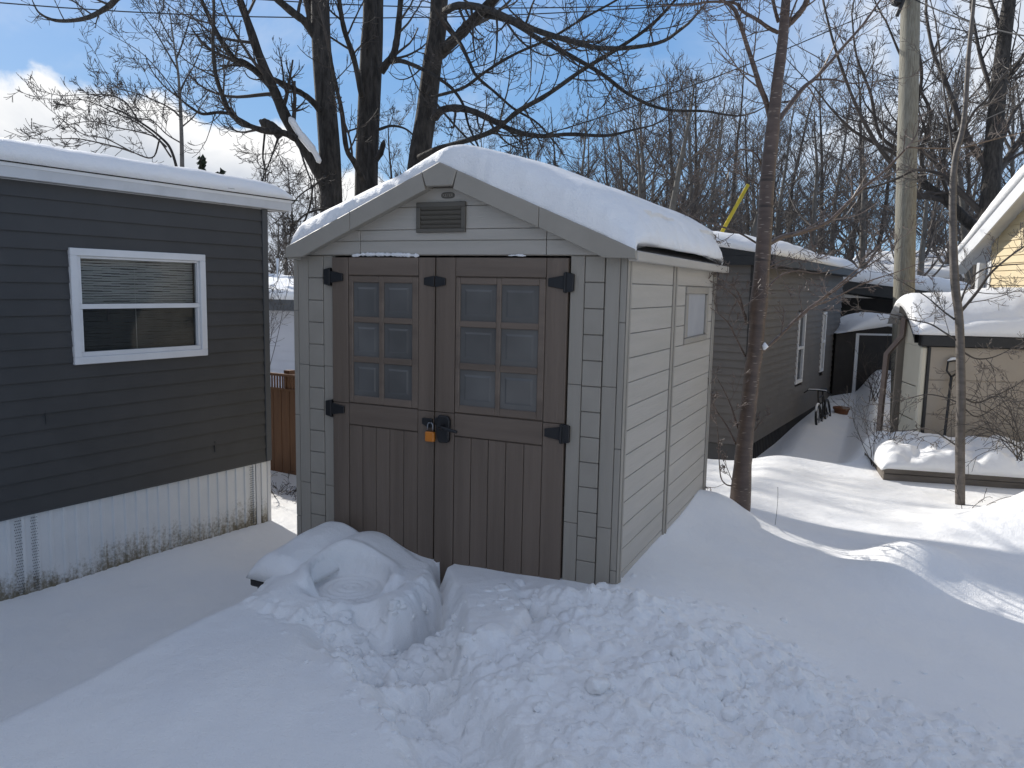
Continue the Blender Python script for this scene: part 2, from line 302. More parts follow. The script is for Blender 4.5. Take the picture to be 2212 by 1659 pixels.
# ------------------------------------------------------------------ snow ground
rng=random.Random(5); nrs=np.random.RandomState(5)
def axis_lin(parts):
    out=[]
    for a,b,st in parts: out.append(np.arange(a,b-1e-9,st))
    return np.unique(np.round(np.concatenate(out),5))
gx=axis_lin([(-200,-20,12),(-20,-6,.8),(-6,-3.2,.06),(-3.2,-2.2,.03),(-2.2,2.3,.0125),(2.3,4,.03),(4,7,.12),(7,25,1.),(25,201,12)])
gy=axis_lin([(-60,-8,4),(-8,-3.6,.2),(-3.6,-2.7,.03),(-2.7,.45,.0125),(.45,4,.03),(4,9,.06),(9,16,.2),(16,40,1.5),(40,260,12)])
X,Y=np.meshgrid(gx,gy,indexing='ij')
PZ=-.03
def W(pts,z=PZ): return [tuple(onz(a,b,z)[:2]) for a,b in pts]
def base_h(X,Y):
    # plateau in front of the shed, valley to the left, lower yard to the right and behind
    z=np.full(X.shape,-.30)
    # brink line x ~ -1.95 (left of it the snow drops into the lane between shed and mobile home)
    bx=-1.95+.14*gauss(X,Y,-2.15,-.75,.35,.25)+.05*fbm(X,Y,.8,2,3)-.03*(Y+1)
    pl=sstep(-.42,.10,X-bx)                      # 0 in lane, 1 on plateau
    lane=-.45+.04*fbm(X,Y,.5,2,9)-.03*np.clip(Y,0,2)
    front=-.02+.03*fbm(X,Y,.9,2,4)
    # plateau sinks gently to the right of the shed
    front=front-.27*sstep(-.1,1.5,X)*sstep(-2.3,.6,Y)-.05*sstep(-.4,1.8,X)
    yard=-.30+.03*fbm(X,Y,.6,3,6)
    fy=sstep(.0,1.6,Y)
    right=front*(1-fy)+yard*fy
    # drift leaning on the shed's right wall
    dx=X; wall=np.exp(-np.clip(dx,0,9)/.42)*sstep(-1.1,.2,Y)*(1-sstep(2.55,3.1,Y))
    right=right+(0.02-right)*np.clip(wall,0,1)*(X>-.1)
    right=right+.10*gauss(X,Y,.12,2.55,.16,.3)
    z=lane*(1-pl)+right*pl
    # behind the shed
    bk=sstep(2.2,3.2,Y)*(1-sstep(-.2,.3,X)); z=z*(1-bk)+(-.38)*bk; z=z-.14*sstep(1.5,4.5,Y)*(1-sstep(-3.6,-2.4,X))
    # small wave and the snowbank on the right
    z=z-.10*gauss(X,Y,2.3,1.3,.8,.5)+.20*gauss(X,Y,1.66,2.15,.22,.22,-.5)+.10*gauss(X,Y,2.35,2.15,.5,.22,-.2)
    z=z+.78*gauss(X,Y,3.25,3.45,.58,.50,.1)+.12*gauss(X,Y,2.3,3.1,.5,.4)
    # lane between the brown house and the beige shed climbs gently
    z=z-.46*sstep(5.7,7.2,Y)*(1-sstep(.85,1.35,X))*(1-sstep(20,30,Y))+.10*sstep(9,14,Y)*(1-sstep(2,3.5,X))+.16*gauss(X,Y,.25,9.5,.35,3.)
    z=z+.35*gauss(X,Y,1.4,14.5,.8,.6)+.05*gauss(X,Y,1.3,6.4,.35,.5)
    # far field rises a little
    r=np.hypot(X,Y); z=z+1.2*sstep(30,110,r)*sstep(0,40,Y)
    z=z+.012*fbm(X,Y,2.3,3,21)*(r<30)
    return z
H=base_h(X,Y)
near=(X>-3.2)&(X<3.2)&(Y>-3.4)&(Y<1.6)
# wind ripples running across the right-hand yard
H+=.006*np.sin(9*(X*.35+Y*.9)+6*fbm(X,Y,.7,2,33))*sstep(.3,1.2,X)*np.exp(-((Y-2.2)/1.6)**2)
# --- block of undisturbed snow by the left door, with the round print of a tub
blk=W([(560,1240),(690,1132),(800,1150),(905,1205),(942,1215),(941,1262),(905,1300),(868,1318),(838,1322),(812,1300),(770,1300),(700,1310),(640,1330),(585,1315),(535,1290)],.0)
sdb=np.full(X.shape,9.); sdb[near]=sdpoly(X[near],Y[near],blk)
cap_=.02+.02*fbm(X,Y,1.5,2,41)
inb=sstep(.03,-.05,sdb+.03*fbm(X,Y,5,2,42)+.006*fbm(X,Y,14,2,42))
H=np.where(near,H*(1-inb)+np.maximum(H,cap_-.015)*inb,H)
# --- dug path with footprints (trench) from the door toward the camera
tr=W([(943,1215),(975,1268),(985,1290),(1000,1330),(985,1390),(990,1450),(1075,1540),(1160,1660),(1180,1800),(880,1800),(895,1640),(830,1540),(790,1480),(735,1440),(690,1405),(655,1375),(650,1345),(680,1325),(720,1315),(770,1305),(812,1305),(838,1330),(868,1322),(905,1303),(941,1262)],-.05)
sdt=np.full(X.shape,9.); sdt[near]=sdpoly(X[near],Y[near],tr)
wob=.035*fbm(X,Y,5,2,50)+.006*fbm(X,Y,16,2,51)
trd=sstep(.05,-.10,sdt+wob)
pc=onz(905,1400,-.2)
deep=(.13-.08*sstep(-.95,-1.3,X))+.17*np.exp(-((X-onz(930,1330,-.2)[0])**2+(Y-onz(930,1330,-.2)[1])**2)/.16)+.1*np.exp(-((X+1.17)**2+(Y+.12)**2)/.05)
H=H-trd*deep*(1-.0*inb)
cl=np.exp(-((sdb+.03)/.07)**2)*near*sstep(.05,-.25,Y+.22)
H+=cl*(.09*np.abs(fbm(X,Y,7,3,301))-.03+.03*fbm(X,Y,20,3,302))
# footprints
for (px,py,a,dp) in ((880,1370,.5,.10),(935,1345,.1,.08),(840,1405,.9,.07),(905,1455,.7,.12),(968,1500,.4,.09),(935,1560,.8,.12),(1020,1590,.5,.09),(985,1640,.7,.10),(760,1400,1.2,.06)):
    c=onz(px,py,-.15); H-=dp*gauss(X,Y,c[0],c[1],.06,.13,-a)*near
# --- slab right of the path
sl=W([(985,1272),(1060,1258),(1115,1262),(1150,1330),(1105,1395),(1000,1400),(990,1340)],-.04)
sds=np.full(X.shape,9.); sds[near]=sdpoly(X[near],Y[near],sl); ins=sstep(.02,-.05,sds+.02*fbm(X,Y,10,2,55))
H=H+ins*(.035-.0*X)
# --- churned, shovelled snow across the foreground
lm=W([(655,1340),(680,1390),(735,1450),(790,1490),(850,1560),(905,1659),(900,1900),(2600,1900),(2600,1520),(2212,1478),(2140,1462),(1990,1425),(1870,1390),(1790,1345),(1700,1315),(1600,1300),(1500,1285),(1430,1300),(1330,1290),(1160,1275),(985,1285),(941,1290),(850,1330),(715,1318)],-.05)
sdl=np.full(X.shape,9.); sdl[near]=sdpoly(X[near],Y[near],lm)
edge=.10*fbm(X,Y,2.2,3,60)
lump=sstep(.06,-.22,sdl+edge); lump=lump*(1-.92*ins)
core=np.clip(lump,0,1)
H+=near*lump*(.45+1.15*sstep(-.22,.20,fbm(X,Y,1.5,2,77)))*(.075*fbm(X,Y,2.0,3,61)+.085*np.abs(fbm(X+.05*fbm(X,Y,6,2,400),Y,4.6,2,62))+.050*np.abs(fbm(X,Y,10,2,63))+.026*np.abs(fbm(X,Y,21,2,66))+.015*fbm(X,Y,38,3,64)-.03)
# individual clods, pressed into the surface
def clods(n,rmin,rmax,poly_w,seed,hk=.75):
    rs=random.Random(seed); k=0
    i0=np.where((gx>-2.3)&(gx<2.5))[0]; tries=0
    while k<n and tries<n*12:
        tries+=1
        cx=rs.uniform(-2.2,2.3); cy=rs.uniform(-3.0,.3)
        ix=np.searchsorted(gx,cx); iy=np.searchsorted(gy,cy)
        w=poly_w[min(ix,len(gx)-1),min(iy,len(gy)-1)]
        if rs.random()>w: continue
        k+=1; R=rmin+(rmax-rmin)*rs.random()**2.6
        xs=slice(np.searchsorted(gx,cx-R*1.5),np.searchsorted(gx,cx+R*1.5)); ys=slice(np.searchsorted(gy,cy-R*1.5),np.searchsorted(gy,cy+R*1.5))
        x=X[xs,ys]-cx; y=Y[xs,ys]-cy
        if x.size<4: continue
        a=rs.uniform(0,6.28); c,s_=math.cos(a),math.sin(a); u=(x*c+y*s_)/R; v=(-x*s_+y*c)/(R*rs.uniform(.6,1.1))
        d2=np.maximum(np.maximum(np.abs(u),np.abs(v)),(np.abs(u)+np.abs(v))*.72)*.6+np.hypot(u,v)*.4
        tl=rs.uniform(-.5,.5); t2=rs.uniform(-.5,.5)
        hgt=R*hk*rs.uniform(.5,1.15)*np.clip(1-d2**3.2,0,1)**.6*(1+tl*u+t2*v)
        H[xs,ys]=np.maximum(H[xs,ys],H[xs,ys]*(.35)+.65*H[xs,ys].mean()+np.clip(hgt,0,1)*(hgt>0)) if rs.random()<.35 else H[xs,ys]+np.clip(hgt,0,1)
clods(110,.04,.11,core*.8,71,.40)
clods(800,.016,.055,core,72,.55)
clods(2400,.008,.02,np.clip(core+.10*(sstep(.5,.0,np.abs(sdl))),0,1),73,.8)
H+=near*(.10*gauss(X,Y,-1.74,-.18,.17,.26)+.05*gauss(X,Y,-1.72,-.6,.09,.3))
# tub print: wall and concentric rings, pressed into the block
pc=onz(757,1250,-.02); pr=.235
rr=np.hypot(X-pc[0],(Y-pc[1])); ang=np.arctan2(Y-pc[1],X-pc[0])
ring=-.075+.006*np.cos(rr/.235*2*math.pi*4.2)*(rr<.2)
fl=.004*np.sin(ang*46)*np.exp(-((rr-pr)/.03)**2)
wall=sstep(pr-.012,pr+.012,rr+fl)
zone=(rr<pr+.02)&near
tgt=ring*(1-wall)+H*wall
H=np.where(zone,np.where(rr<pr-.01,ring+.0*H,tgt),H)
fd=((X-pc[0])*(CAM[0]-pc[0])+(Y-pc[1])*(CAM[1]-pc[1]))/np.hypot(CAM[0]-pc[0],CAM[1]-pc[1])/np.maximum(rr,1e-3)
front=sstep(.35,.8,fd+.3*fbm(X,Y,9,2,82))*sstep(pr-.03,pr,rr)*sstep(pr+.16,pr+.06,rr)
H=np.where(near,H*(1-front)+np.minimum(H,-.065+.03*np.abs(fbm(X,Y,16,2,83)))*front,H)
H+=near*.022*np.exp(-((rr-pr-.05)/.035)**2)*(inb>.2)*(1-front)*(1+.5*fbm(X,Y,9,2,81))
# trodden step in front of the door stays low so the door's foot shows
H=np.where((np.abs(X+1.17)<.055)&(Y>-.14)&(Y<.1),np.minimum(H,-.27),H)
GH=H
def gz(x,y):
    i=min(max(np.searchsorted(gx,x),1),len(gx)-1); j=min(max(np.searchsorted(gy,y),1),len(gy)-1)
    fx=(x-gx[i-1])/(gx[i]-gx[i-1]); fy=(y-gy[j-1])/(gy[j]-gy[j-1])
    return float((GH[i-1,j-1]*(1-fx)+GH[i,j-1]*fx)*(1-fy)+(GH[i-1,j]*(1-fx)+GH[i,j]*fx)*fy)
def hit(px,py):
    r=ray(px,py); 
    for Z in np.arange(2.5,40,.02):
        p=CAM+r*Z
        if p[2]<gz(p[0],p[1]): return p
    return p
def grid_mesh(name,VX,VY,VZ,m,smooth=True):
    nx,ny=VX.shape; me=bpy.data.meshes.new(name)
    V=np.stack([VX,VY,VZ],-1).reshape(-1,3)
    idx=np.arange(nx*ny).reshape(nx,ny); F=np.stack([idx[:-1,:-1],idx[1:,:-1],idx[1:,1:],idx[:-1,1:]],-1).reshape(-1,4)
    me.vertices.add(len(V)); me.vertices.foreach_set('co',V.ravel()); me.loops.add(F.size); me.loops.foreach_set('vertex_index',F.ravel().astype(np.int32))
    me.polygons.add(len(F)); me.polygons.foreach_set('loop_start',np.arange(0,F.size,4,dtype=np.int32)); me.polygons.foreach_set('loop_total',np.full(len(F),4,np.int32))
    me.update(calc_edges=True); me.validate()
    if smooth: me.polygons.foreach_set('use_smooth',[True]*len(F))
    me.materials.append(m); o=bpy.data.objects.new(name,me); COL.objects.link(o); return o
g=grid_mesh('snow_ground',X,Y,H,SNOW); tag(g,kind='structure')
# loose crumbs of snow lying on the churned area
def crumbs():
    mb=MB(); rs=random.Random(9)
    ph=(1+5**.5)/2; ico=np.array([(-1,ph,0),(1,ph,0),(-1,-ph,0),(1,-ph,0),(0,-1,ph),(0,1,ph),(0,-1,-ph),(0,1,-ph),(ph,0,-1),(ph,0,1),(-ph,0,-1),(-ph,0,1)])/1.9
    fs=[(0,11,5),(0,5,1),(0,1,7),(0,7,10),(0,10,11),(1,5,9),(5,11,4),(11,10,2),(10,7,6),(7,1,8),(3,9,4),(3,4,2),(3,2,6),(3,6,8),(3,8,9),(4,9,5),(2,4,11),(6,2,10),(8,6,7),(9,8,1)]
    k=0
    while k<700:
        cx=rs.uniform(-2.2,2.3); cy=rs.uniform(-3.0,.2); ix=np.searchsorted(gx,cx); iy=np.searchsorted(gy,cy)
        w=core[ix,iy]*.8+.25*math.exp(-abs(sdl[ix,iy])/.08)
        if sdl[ix,iy]>.4 or rs.random()>w: continue
        k+=1; R=.004+.016*rs.random()**3
        v=ico*R*np.array([rs.uniform(.7,1.2) for _ in range(3)])+nrs.randn(12,3)*R*.2
        mb.add(v@rotz(rs.uniform(0,6)).T+np.array((cx,cy,gz(cx,cy)+R*.05)),fs)
    o=mb.build('snow_crumbs',SNOW); tag(o,'loose crumbs of shovelled snow scattered over the churned foreground','snow crumbs',kind='stuff')
crumbs()
def chunks():
    import bmesh
    rs=random.Random(19); mb=MB(); bm=bmesh.new(); bmesh.ops.create_icosphere(bm,subdivisions=3,radius=1); V0=np.array([v.co[:] for v in bm.verts]); F0=[tuple(v.index for v in f.verts) for f in bm.faces]; bm.free()
    def one(px,py,R,k):
        p=hit(px,py); s1=rs.uniform(0,50)
        d=V0; n=1+.55*(vnoise(d[:,0]*1.3+s1,d[:,1]*1.3+d[:,2]*1.1,k%9)+.6*vnoise(d[:,0]*2.9+s1,d[:,2]*2.9+d[:,1]*2,k%7)+.3*vnoise(d[:,1]*6+s1,d[:,2]*6+d[:,0]*5,k%5))
        v=d*n[:,None]; v=np.clip(v,-.86,.86)*R*np.array([rs.uniform(.8,1.35),rs.uniform(.8,1.2),rs.uniform(.55,.95)])
        mb.add(v@rotz(rs.uniform(0,6)).T@rotx(rs.uniform(-.4,.4)).T+p-np.array([0,0,R*.25]),F0)
    k=0
    for (x0,x1,y0,y1,n,r0,r1) in ((670,830,1320,1380,20,.02,.05),(640,700,1330,1370,5,.012,.028),(830,935,1300,1345,9,.02,.045),(1050,1140,1258,1320,7,.03,.065),(960,1040,1290,1400,6,.02,.05),(720,980,1380,1640,22,.02,.055),(1000,1500,1330,1650,30,.02,.05),(1500,2200,1420,1655,26,.02,.05),(1300,1700,1280,1400,12,.012,.03)):
        for i in range(n): k+=1; one(rs.uniform(x0,x1),rs.uniform(y0,y1),r0+(r1-r0)*rs.random()**1.7,k)
    o=mb.build('snow_clods',SNOW,smooth=True); tag(o,'rounded clods of dug snow heaped along the path and the block','snow clods',kind='stuff')
chunks()


# ------------------------------------------------------------------ the storage shed
SH=empty('storage_shed',(-1.225,1.3,-.35),'grey resin garden shed with brown double doors and a thick snow cap, in the middle','shed')
ZB=-.36; XL,XR=-2.455,0.0; YB=2.6; ZW=2.02
def shed():
    # ---- front wall (fixed panels either side of the doors)
    def column(mb,a,b,m0=.0):
        pass
    wb=MB(); wb.box(XL+.01,-2.10,.020,.06,ZB,ZW); wb.box(-.36,XR-.01,.020,.06,ZB,ZW); wb.box(-2.12,-.35,.03,.06,1.985,2.3)
    # strips with grain
    g=.0018
    def strip(x0,x1,zs):
        for a,b in zip(zs[:-1],zs[1:]): wb.box(x0+g,x1-g,0,.034,a+g*.7,b-g*.7)
    seams=[ZB,.36,1.218,1.985]
    strip(-2.186,-2.105,seams); strip(-2.408,-2.317,[ZB,.36,1.218,1.985]); strip(-2.452,-2.408,[ZB,.1,.85,1.6,1.985])
    strip(-.353,-.262,seams); strip(-.135,-.044,[ZB,.36,1.218,1.985]); strip(-.044,-.003,[ZB,.1,.85,1.6,1.985])
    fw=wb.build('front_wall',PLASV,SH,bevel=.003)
    bb=MB(); z=1.985; zz=[1.985]
    while z>ZB: z-=.1545; zz.append(max(z,ZB))
    for x0,x1 in ((-2.317,-2.186),(-.262,-.138)):
        bb=MB()
        for a,b in zip(zz[:-1],zz[1:]): bb.box(x0+.0025,x1-.0025,-.003,.034,b+.0018,a-.0018)
        bb.build('brick_pattern_panel',PLAS,fw,bevel=.004)
    # ---- gable
    cx=-1.205; SL=.420; UL,UR=1.222,1.272
    def zr(x,top=2.540): return top-SL*abs(x-cx)
    gb=MB(); gb.prism([(XL,1.985),(XR,1.985),(XR,zr(XR)-.02),(cx,zr(cx)-.02),(XL,zr(XL)-.02)],.012,.06)
    def band(x0,x1,z0,z1,y0=-.004):
        # clip a board to the gable triangle
        pts=[]
        def lim(x): return min(z1,zr(x)-.015)
        xs=sorted(set([x0,x1]+[v for v in (cx-(2.540-.015-z1)/SL,cx+(2.540-.015-z1)/SL,cx) if x0<v<x1]))
        top=[(x,lim(x)) for x in xs]; 
        # also clip the bottom
        if lim(x0)<z0: x0=cx-(2.540-.015-z0)/SL; top=[(x0,z0)]+[t for t in top if t[0]>x0]
        if lim(x1)<z0: x1=cx+(2.540-.015-z0)/SL; top=[t for t in top if t[0]<x1]+[(x1,z0)]
        if lim(x0)>z0+1e-6: top=[(x0,z0)]+top
        if lim(x1)>z0+1e-6: top=top+[(x1,z0)]
        gb.prism([(a,b) for a,b in top],y0,.034)
    for z0,z1 in ((1.99,2.0785),(2.0815,2.1495),(2.1525,2.2935),(2.2965,2.41)):
        for x0,x1 in ((XL+.12,-1.871),(-1.867,-.513),(-.509,XR-.12)) if z0<2.1 else ((XL+.3,XR-.3),): band(x0,x1,z0,z1)
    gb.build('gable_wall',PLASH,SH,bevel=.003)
    # ---- side wall, x=0 face: two panels of boards, and posts
    sw=MB(); sw.box(-.05,-.022,.03,YB-.03,ZB,ZW-.03)
    sw.box(-.04,0.004,.0365,.047,ZB,ZW-.03); sw.box(-.0028,0.003,.003,.036,ZB,ZW-.03); sw.box(-.04,0.008,.05,.075,ZB,ZW-.03)
    sw.box(-.04,.004,1.10,1.15,ZB,ZW-.03); sw.box(-.04,.010,1.156,1.172,ZB,ZW-.03); sw.box(-.04,.004,1.178,1.215,ZB,ZW-.03)
    sw.box(-.04,.006,YB-.075,YB-.04,ZB,ZW-.03); sw.box(-.04,.010,YB-.034,YB,ZB,ZW-.03)
    sw.build('side_post',PLASV,SH,bevel=.003)
    sb=MB(); zt=ZW-.03; zs=[1.975]; 
    while zs[-1]>ZB: zs.append(zs[-1]-.1475)
    wy0,wy1,wz0,wz1=1.50,2.33,1.3855,1.827
    for (y0,y1) in ((.08,1.096),(1.22,YB-.08)):
        for a,b in zip(zs[:-1],zs[1:]):
            b=max(b,ZB)
            segs=[(y0,y1)]
            if y0>1 and b<wz1 and a>wz0: segs=[(y0,wy0),(wy1,y1)]
            for (p,q_) in segs: sb.box(-.03,-.004,p,q_,b+.002,a-.002)
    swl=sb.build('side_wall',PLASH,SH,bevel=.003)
    w=MB(); 
    for (a,b,c,d) in ((wy0,wy1,wz0,wz0+.05),(wy0,wy1,wz1-.06,wz1),(wy0,wy0+.08,wz0+.05,wz1-.06),(wy1-.08,wy1,wz0+.05,wz1-.06)): w.box(-.03,.008,a+.002,b-.002,c+.002,d-.002)
    wf=w.build('window_frame',PLAS,SH,bevel=.006)
    MB().box(-.022,-.010,wy0+.08,wy1-.08,wz0+.05,wz1-.06).build('window_pane',FROSTL,wf)
    # hidden walls
    ow=MB(); ow.box(XL,XL+.03,.036,YB,ZB,ZW-.03); ow.prism([(XL,ZB),(XR,ZB),(XR,zr(XR)-.02),(cx,zr(cx)-.02),(XL,zr(XL)-.02)],YB-.03,YB-.001)
    ow.build('back_wall',PLAS,SH)
    fl=MB(); fl.box(XL-.02,XR+.02,-.03,YB+.02,ZB-.1,ZB); fl.box(-1.32,-1.08,-.05,.0,ZB,-.245); fl.build('floor_edge',BLKP,SH,bevel=.004)
    # ---- roof
    yF,yK=-.10,2.80; ov=.03
    rf=MB()
    for sgn in (-1,1):
        xe=cx+sgn*(UR if sgn>0 else UL)
        rf.add([(cx,yF+.02,zr(cx)),(xe,yF+.02,zr(xe)),(xe,yK,zr(xe)),(cx,yK,zr(cx)),(cx,yF+.02,zr(cx)-.03),(xe,yF+.02,zr(xe)-.03),(xe,yK,zr(xe)-.03),(cx,yK,zr(cx)-.03)],
          [(0,1,2,3),(4,7,6,5),(0,4,5,1),(1,5,6,2),(2,6,7,3)])
    rf.build('roof',BLKP,SH)
    # rake boards (fascia) with the peak cap
    e=.120
    for sgn in (-1,1):
        U=UR if sgn>0 else UL; fa=MB()
        def P(u,dz): x=cx+sgn*u; return (x,zr(x)+.012-dz)
        sm=.68
        A=[P(.128,0),P(sm-.0015,0),P(sm-.0015,e),P(.10,e+.002)]
        B=[P(sm+.0015,0),P(U,0),(cx+sgn*(U+.008),1.966),(cx+sgn*1.085,1.971),P(sm+.0015,e)]
        C=[P(U,.005),(cx+sgn*(U+.006),1.970),(cx+sgn*(U-.05),1.970),P(U-.05,.03)]
        D=[P(.1,e-.012),P(1.06,e-.012),P(1.06,e-.03),P(.1,e-.03)]
        if sgn<0: A=A[::-1];B=B[::-1];C=C[::-1];D=D[::-1]
        fa.prism(A,yF,yF+.03); fa.prism(B,yF,yF+.03); fa.prism(C,yF+.031,.0); fa.prism(D,yF+.03,.0)
        fa.build('rake_board',PLAS,SH,bevel=.003)
    cp=MB(); cp.prism([(cx-.126,zr(cx-.126)+.013),(cx-.095,2.408),(cx+.095,2.408),(cx+.126,zr(cx+.126)+.013),(cx,2.554)],yF-.003,yF+.03); cp.build('peak_cap',PLAS,SH,bevel=.006)
    for (xa,xb) in ((cx+UR-.05,cx+UR+.010),(cx-UL-.010,cx-UL+.05)): MB().box(xa,xb,yF+.034,yK,1.955,2.012).build('eave_trim',PLASH,SH,bevel=.006)
    # ---- vent and badge
    v=MB(); v0,v1,vz0,vz1=-1.42,-1.06,2.13,2.32; y=-.022
    for (a,b,c,d) in ((v0,v1,vz0,vz0+.025),(v0,v1,vz1-.03,vz1),(v0,v0+.03,vz0+.025,vz1-.03),(v1-.03,v1,vz0+.025,vz1-.03)): v.box(a,b,y,.0,c,d)
    v.box(v0+.02,v1-.02,-.004,.002,vz0+.02,vz1-.02)
    ve=v.build('vent',TAUD,SH,bevel=.004)
    lv=MB(); n=5
    for i in range(n):
        z=vz0+.035+i*(vz1-vz0-.07)/(n-1)*.98
        lv.box(v0+.032,v1-.032,-.013,-.009,z-.016,z+.014,rotx(.5))
    lv.build('louvre',TAUD,ve)
    b=MB(); t=np.linspace(0,2*math.pi,28,endpoint=False); b.prism([(-1.193+.049*np.sign(math.cos(a))*abs(math.cos(a))**.7,2.361+.02*np.sign(math.sin(a))*abs(math.sin(a))**.7) for a in t],-.006,.0); bo=b.build('badge',TAUD,SH)
    tx=bpy.data.curves.new('badge_letters','FONT'); tx.body='KETER'; tx.size=.027; tx.extrude=.001; tx.align_x='CENTER'; tx.align_y='CENTER'
    tmp=bpy.data.objects.new('t',tx); COL.objects.link(tmp); dg=bpy.context.evaluated_depsgraph_get(); me=bpy.data.meshes.new_from_object(tmp.evaluated_get(dg)); bpy.data.objects.remove(tmp)
    lo=bpy.data.objects.new('badge_letters',me); COL.objects.link(lo); me.transform(Matrix.Translation(Vector((-1.193+1.225,-.008-1.3,2.361+.35)))@Matrix.Rotation(R_(90),4,'X')); me.materials.clear(); me.materials.append(PLAS); lo.parent=bo
    # ---- doors
    def door(x0,x1,st0,st1,pan,pl,side):
        # x0..x1 door, st0/st1 inner edges of the stiles
        d=MB(); zt,zb=1.972,ZB+.01; g=.002
        d.box(x0+.004,x1-.004,.0,.03,zb,zt)
        yy=-.016
        for (a,b) in ((x0,st0),(st1,x1)):
            d.box(a+g,b-g,yy,.001,.972+g,zt); d.box(a+g,b-g,yy,.001,zb,.972-g)
        n=5; w=(st1-st0)/n
        for i in range(n): d.box(st0+i*w+g,st0+(i+1)*w-g,yy+.003,.001,zb,.822-g)
        do=d.build('door',TAUV,SH,bevel=.003)
        for (za,zb_) in ((1.852+g,zt),(.828,.975-g)): MB().box(st0+g,st1-g,yy,.001,za,zb_).build('door_rail',TAU,do,bevel=.003)
        # window: frame with muntins proud, panes behind
        f=MB(); z0,z1=.98,1.848; (a0,a1),(b0,b1)=pan
        rows=[(1.575,1.805),(1.305,1.535),(1.030,1.262)]
        f.box(st0+g,a0,yy,.001,z0,z1); f.box(b1,st1-g,yy,.001,z0,z1); f.box(a1,b0,yy,.001,z0,z1)
        zs=[z1,rows[0][1],rows[0][0],rows[1][1],rows[1][0],rows[2][1],rows[2][0],z0]
        for k in range(0,8,2):
            for (p,q_) in pan: f.box(p,q_,yy,.001,zs[k+1],zs[k])
        wf=f.build('window_frame',TAU,do,bevel=.005)
        pn=MB()
        for (p,q_) in pan:
            for (c,e_) in rows:
                i=.032; k=.044
                V=[(p,-.004,c),(q_,-.004,c),(q_,-.004,e_),(p,-.004,e_),(p+i,-.004,c+i),(q_-i,-.004,c+i),(q_-i,-.004,e_-i),(p+i,-.004,e_-i),(p+k,-.0075,c+k),(q_-k,-.0075,c+k),(q_-k,-.0075,e_-k),(p+k,-.0075,e_-k)]
                F=[(0,1,5,4),(1,2,6,5),(2,3,7,6),(3,0,4,7),(4,5,9,8),(5,6,10,9),(6,7,11,10),(7,4,8,11),(8,9,10,11)]
                pn.add(V,F)
        pn.build('window_panes',FROST,do)
        # half of the middle latch plate
        return do
    dl=door(-2.100,-1.277,-1.962,-1.402,((-1.925,-1.713),(-1.675,-1.452)),None,-1)
    dr=door(-1.272,-.360,-1.126,-.502,((-1.092,-.835),(-.802,-.548)),None,1)
    def hinge(do,xs,z,s):   # s=+1: plate on the right
        h=MB(); x=xs
        h.prism([(x,z-.062),(x+s*.055,z-.05),(x+s*.055,z+.052),(x,z+.064)][::s],-.030,-.002)
        h.prism([(x-s*.002,z-.04),(x-s*.002,z+.042),(x-s*.105,z+.024),(x-s*.105,z-.024)][::s],-.032,-.016)
        h.prism([(x-s*.004,z-.058),(x+s*.01,z-.058),(x+s*.01,z+.06),(x-s*.004,z+.06)][::s],-.040,-.028)
        h.build('hinge',BLKP,do,bevel=.003)
    hinge(dr,-.378,1.826,1); hinge(dr,-.378,.912,1); hinge(dl,-2.106,1.838,-1); hinge(dl,-2.100,.925,-1)
    for do,x,s in ((dl,-1.279,-1),(dr,-1.270,1)):
        h=MB(); h.prism([(x,1.784),(x,1.856),(x+s*.075,1.842),(x+s*.075,1.798)][::s if s<0 else 1],-.030,-.016); h.build('latch_plate',BLKP,do,bevel=.003)
    h=MB(); h.prism([(-1.150,.80),(-1.158,.778),(-1.228,.776),(-1.236,.80),(-1.246,.86),(-1.243,.93),(-1.230,.955),(-1.165,.955),(-1.146,.93),(-1.148,.86)],-.046,-.016)
    h.box(-1.268,-1.235,-.030,-.016,.885,.935)
    hp=h.build('lock_plate',BLKP,dr,bevel=.006)
    MB().tube([(-1.19,-.045,.885),(-1.19,-.085,.885),(-1.165,-.092,.884),(-1.10,-.088,.872),(-1.065,-.085,.866)],[.014,.013,.012,.011,.010],8).build('door_handle',BLKP,dr,smooth=True)
    h=MB(); h.prism([(-1.283,.925),(-1.283,.868),(-1.31,.862),(-1.360,.885),(-1.360,.925)][::-1],-.034,-.016); h.build('hasp',BLKP,dl,bevel=.003)
shed()
pk=empty('padlock',(-1.287,-.045,.775),'small orange padlock hanging from the black hasp of the double doors','padlock')
b=MB(); b.box(-1.320,-1.254,-.062,-.030,.776,.842); b.build('lock_body',BRASS,pk,bevel=.006)
th=np.linspace(0,math.pi,9); MB().tube([(-1.287+.02,-.046,.84)]+[(-1.287+.02*math.cos(a),-.046,.882+.02*math.sin(a)) for a in th]+[(-1.287-.02,-.046,.84)],.0045,8).build('shackle',STEEL,pk,smooth=True)
# snow lying along the door head
def ridge_snow(pts,name,label,cat='snow',r=.012,seed=1,flat=.6):
    rs=random.Random(seed); P=[];rad=[]
    for i in range(len(pts)-1):
        a=np.array(pts[i]);b_=np.array(pts[i+1]); n=max(2,int(np.linalg.norm(b_-a)/.012))
        for t in np.linspace(0,1,n,endpoint=False): P.append(a+(b_-a)*t); rad.append(r*rs.uniform(.45,1.25))
    P.append(np.array(pts[-1])); rad.append(r*.3); rad[0]=r*.3
    o=MB().tube(P,rad,7).build(name,SNOW,smooth=True); return tag(o,label,cat)
ridge_snow([(-1.93,-.014,1.982),(-1.84,-.014,1.992),(-1.70,-.015,1.992),(-1.55,-.014,1.990),(-1.40,-.012,1.984)],'snow_strip','thin strip of snow lying on top of the left door','snow',.013,3)
ridge_snow([(-.76,-.012,1.985),(-.70,-.012,1.988),(-.64,-.012,1.984)],'snow_strip','tiny dab of snow lying on top of the right door','snow',.007,4)
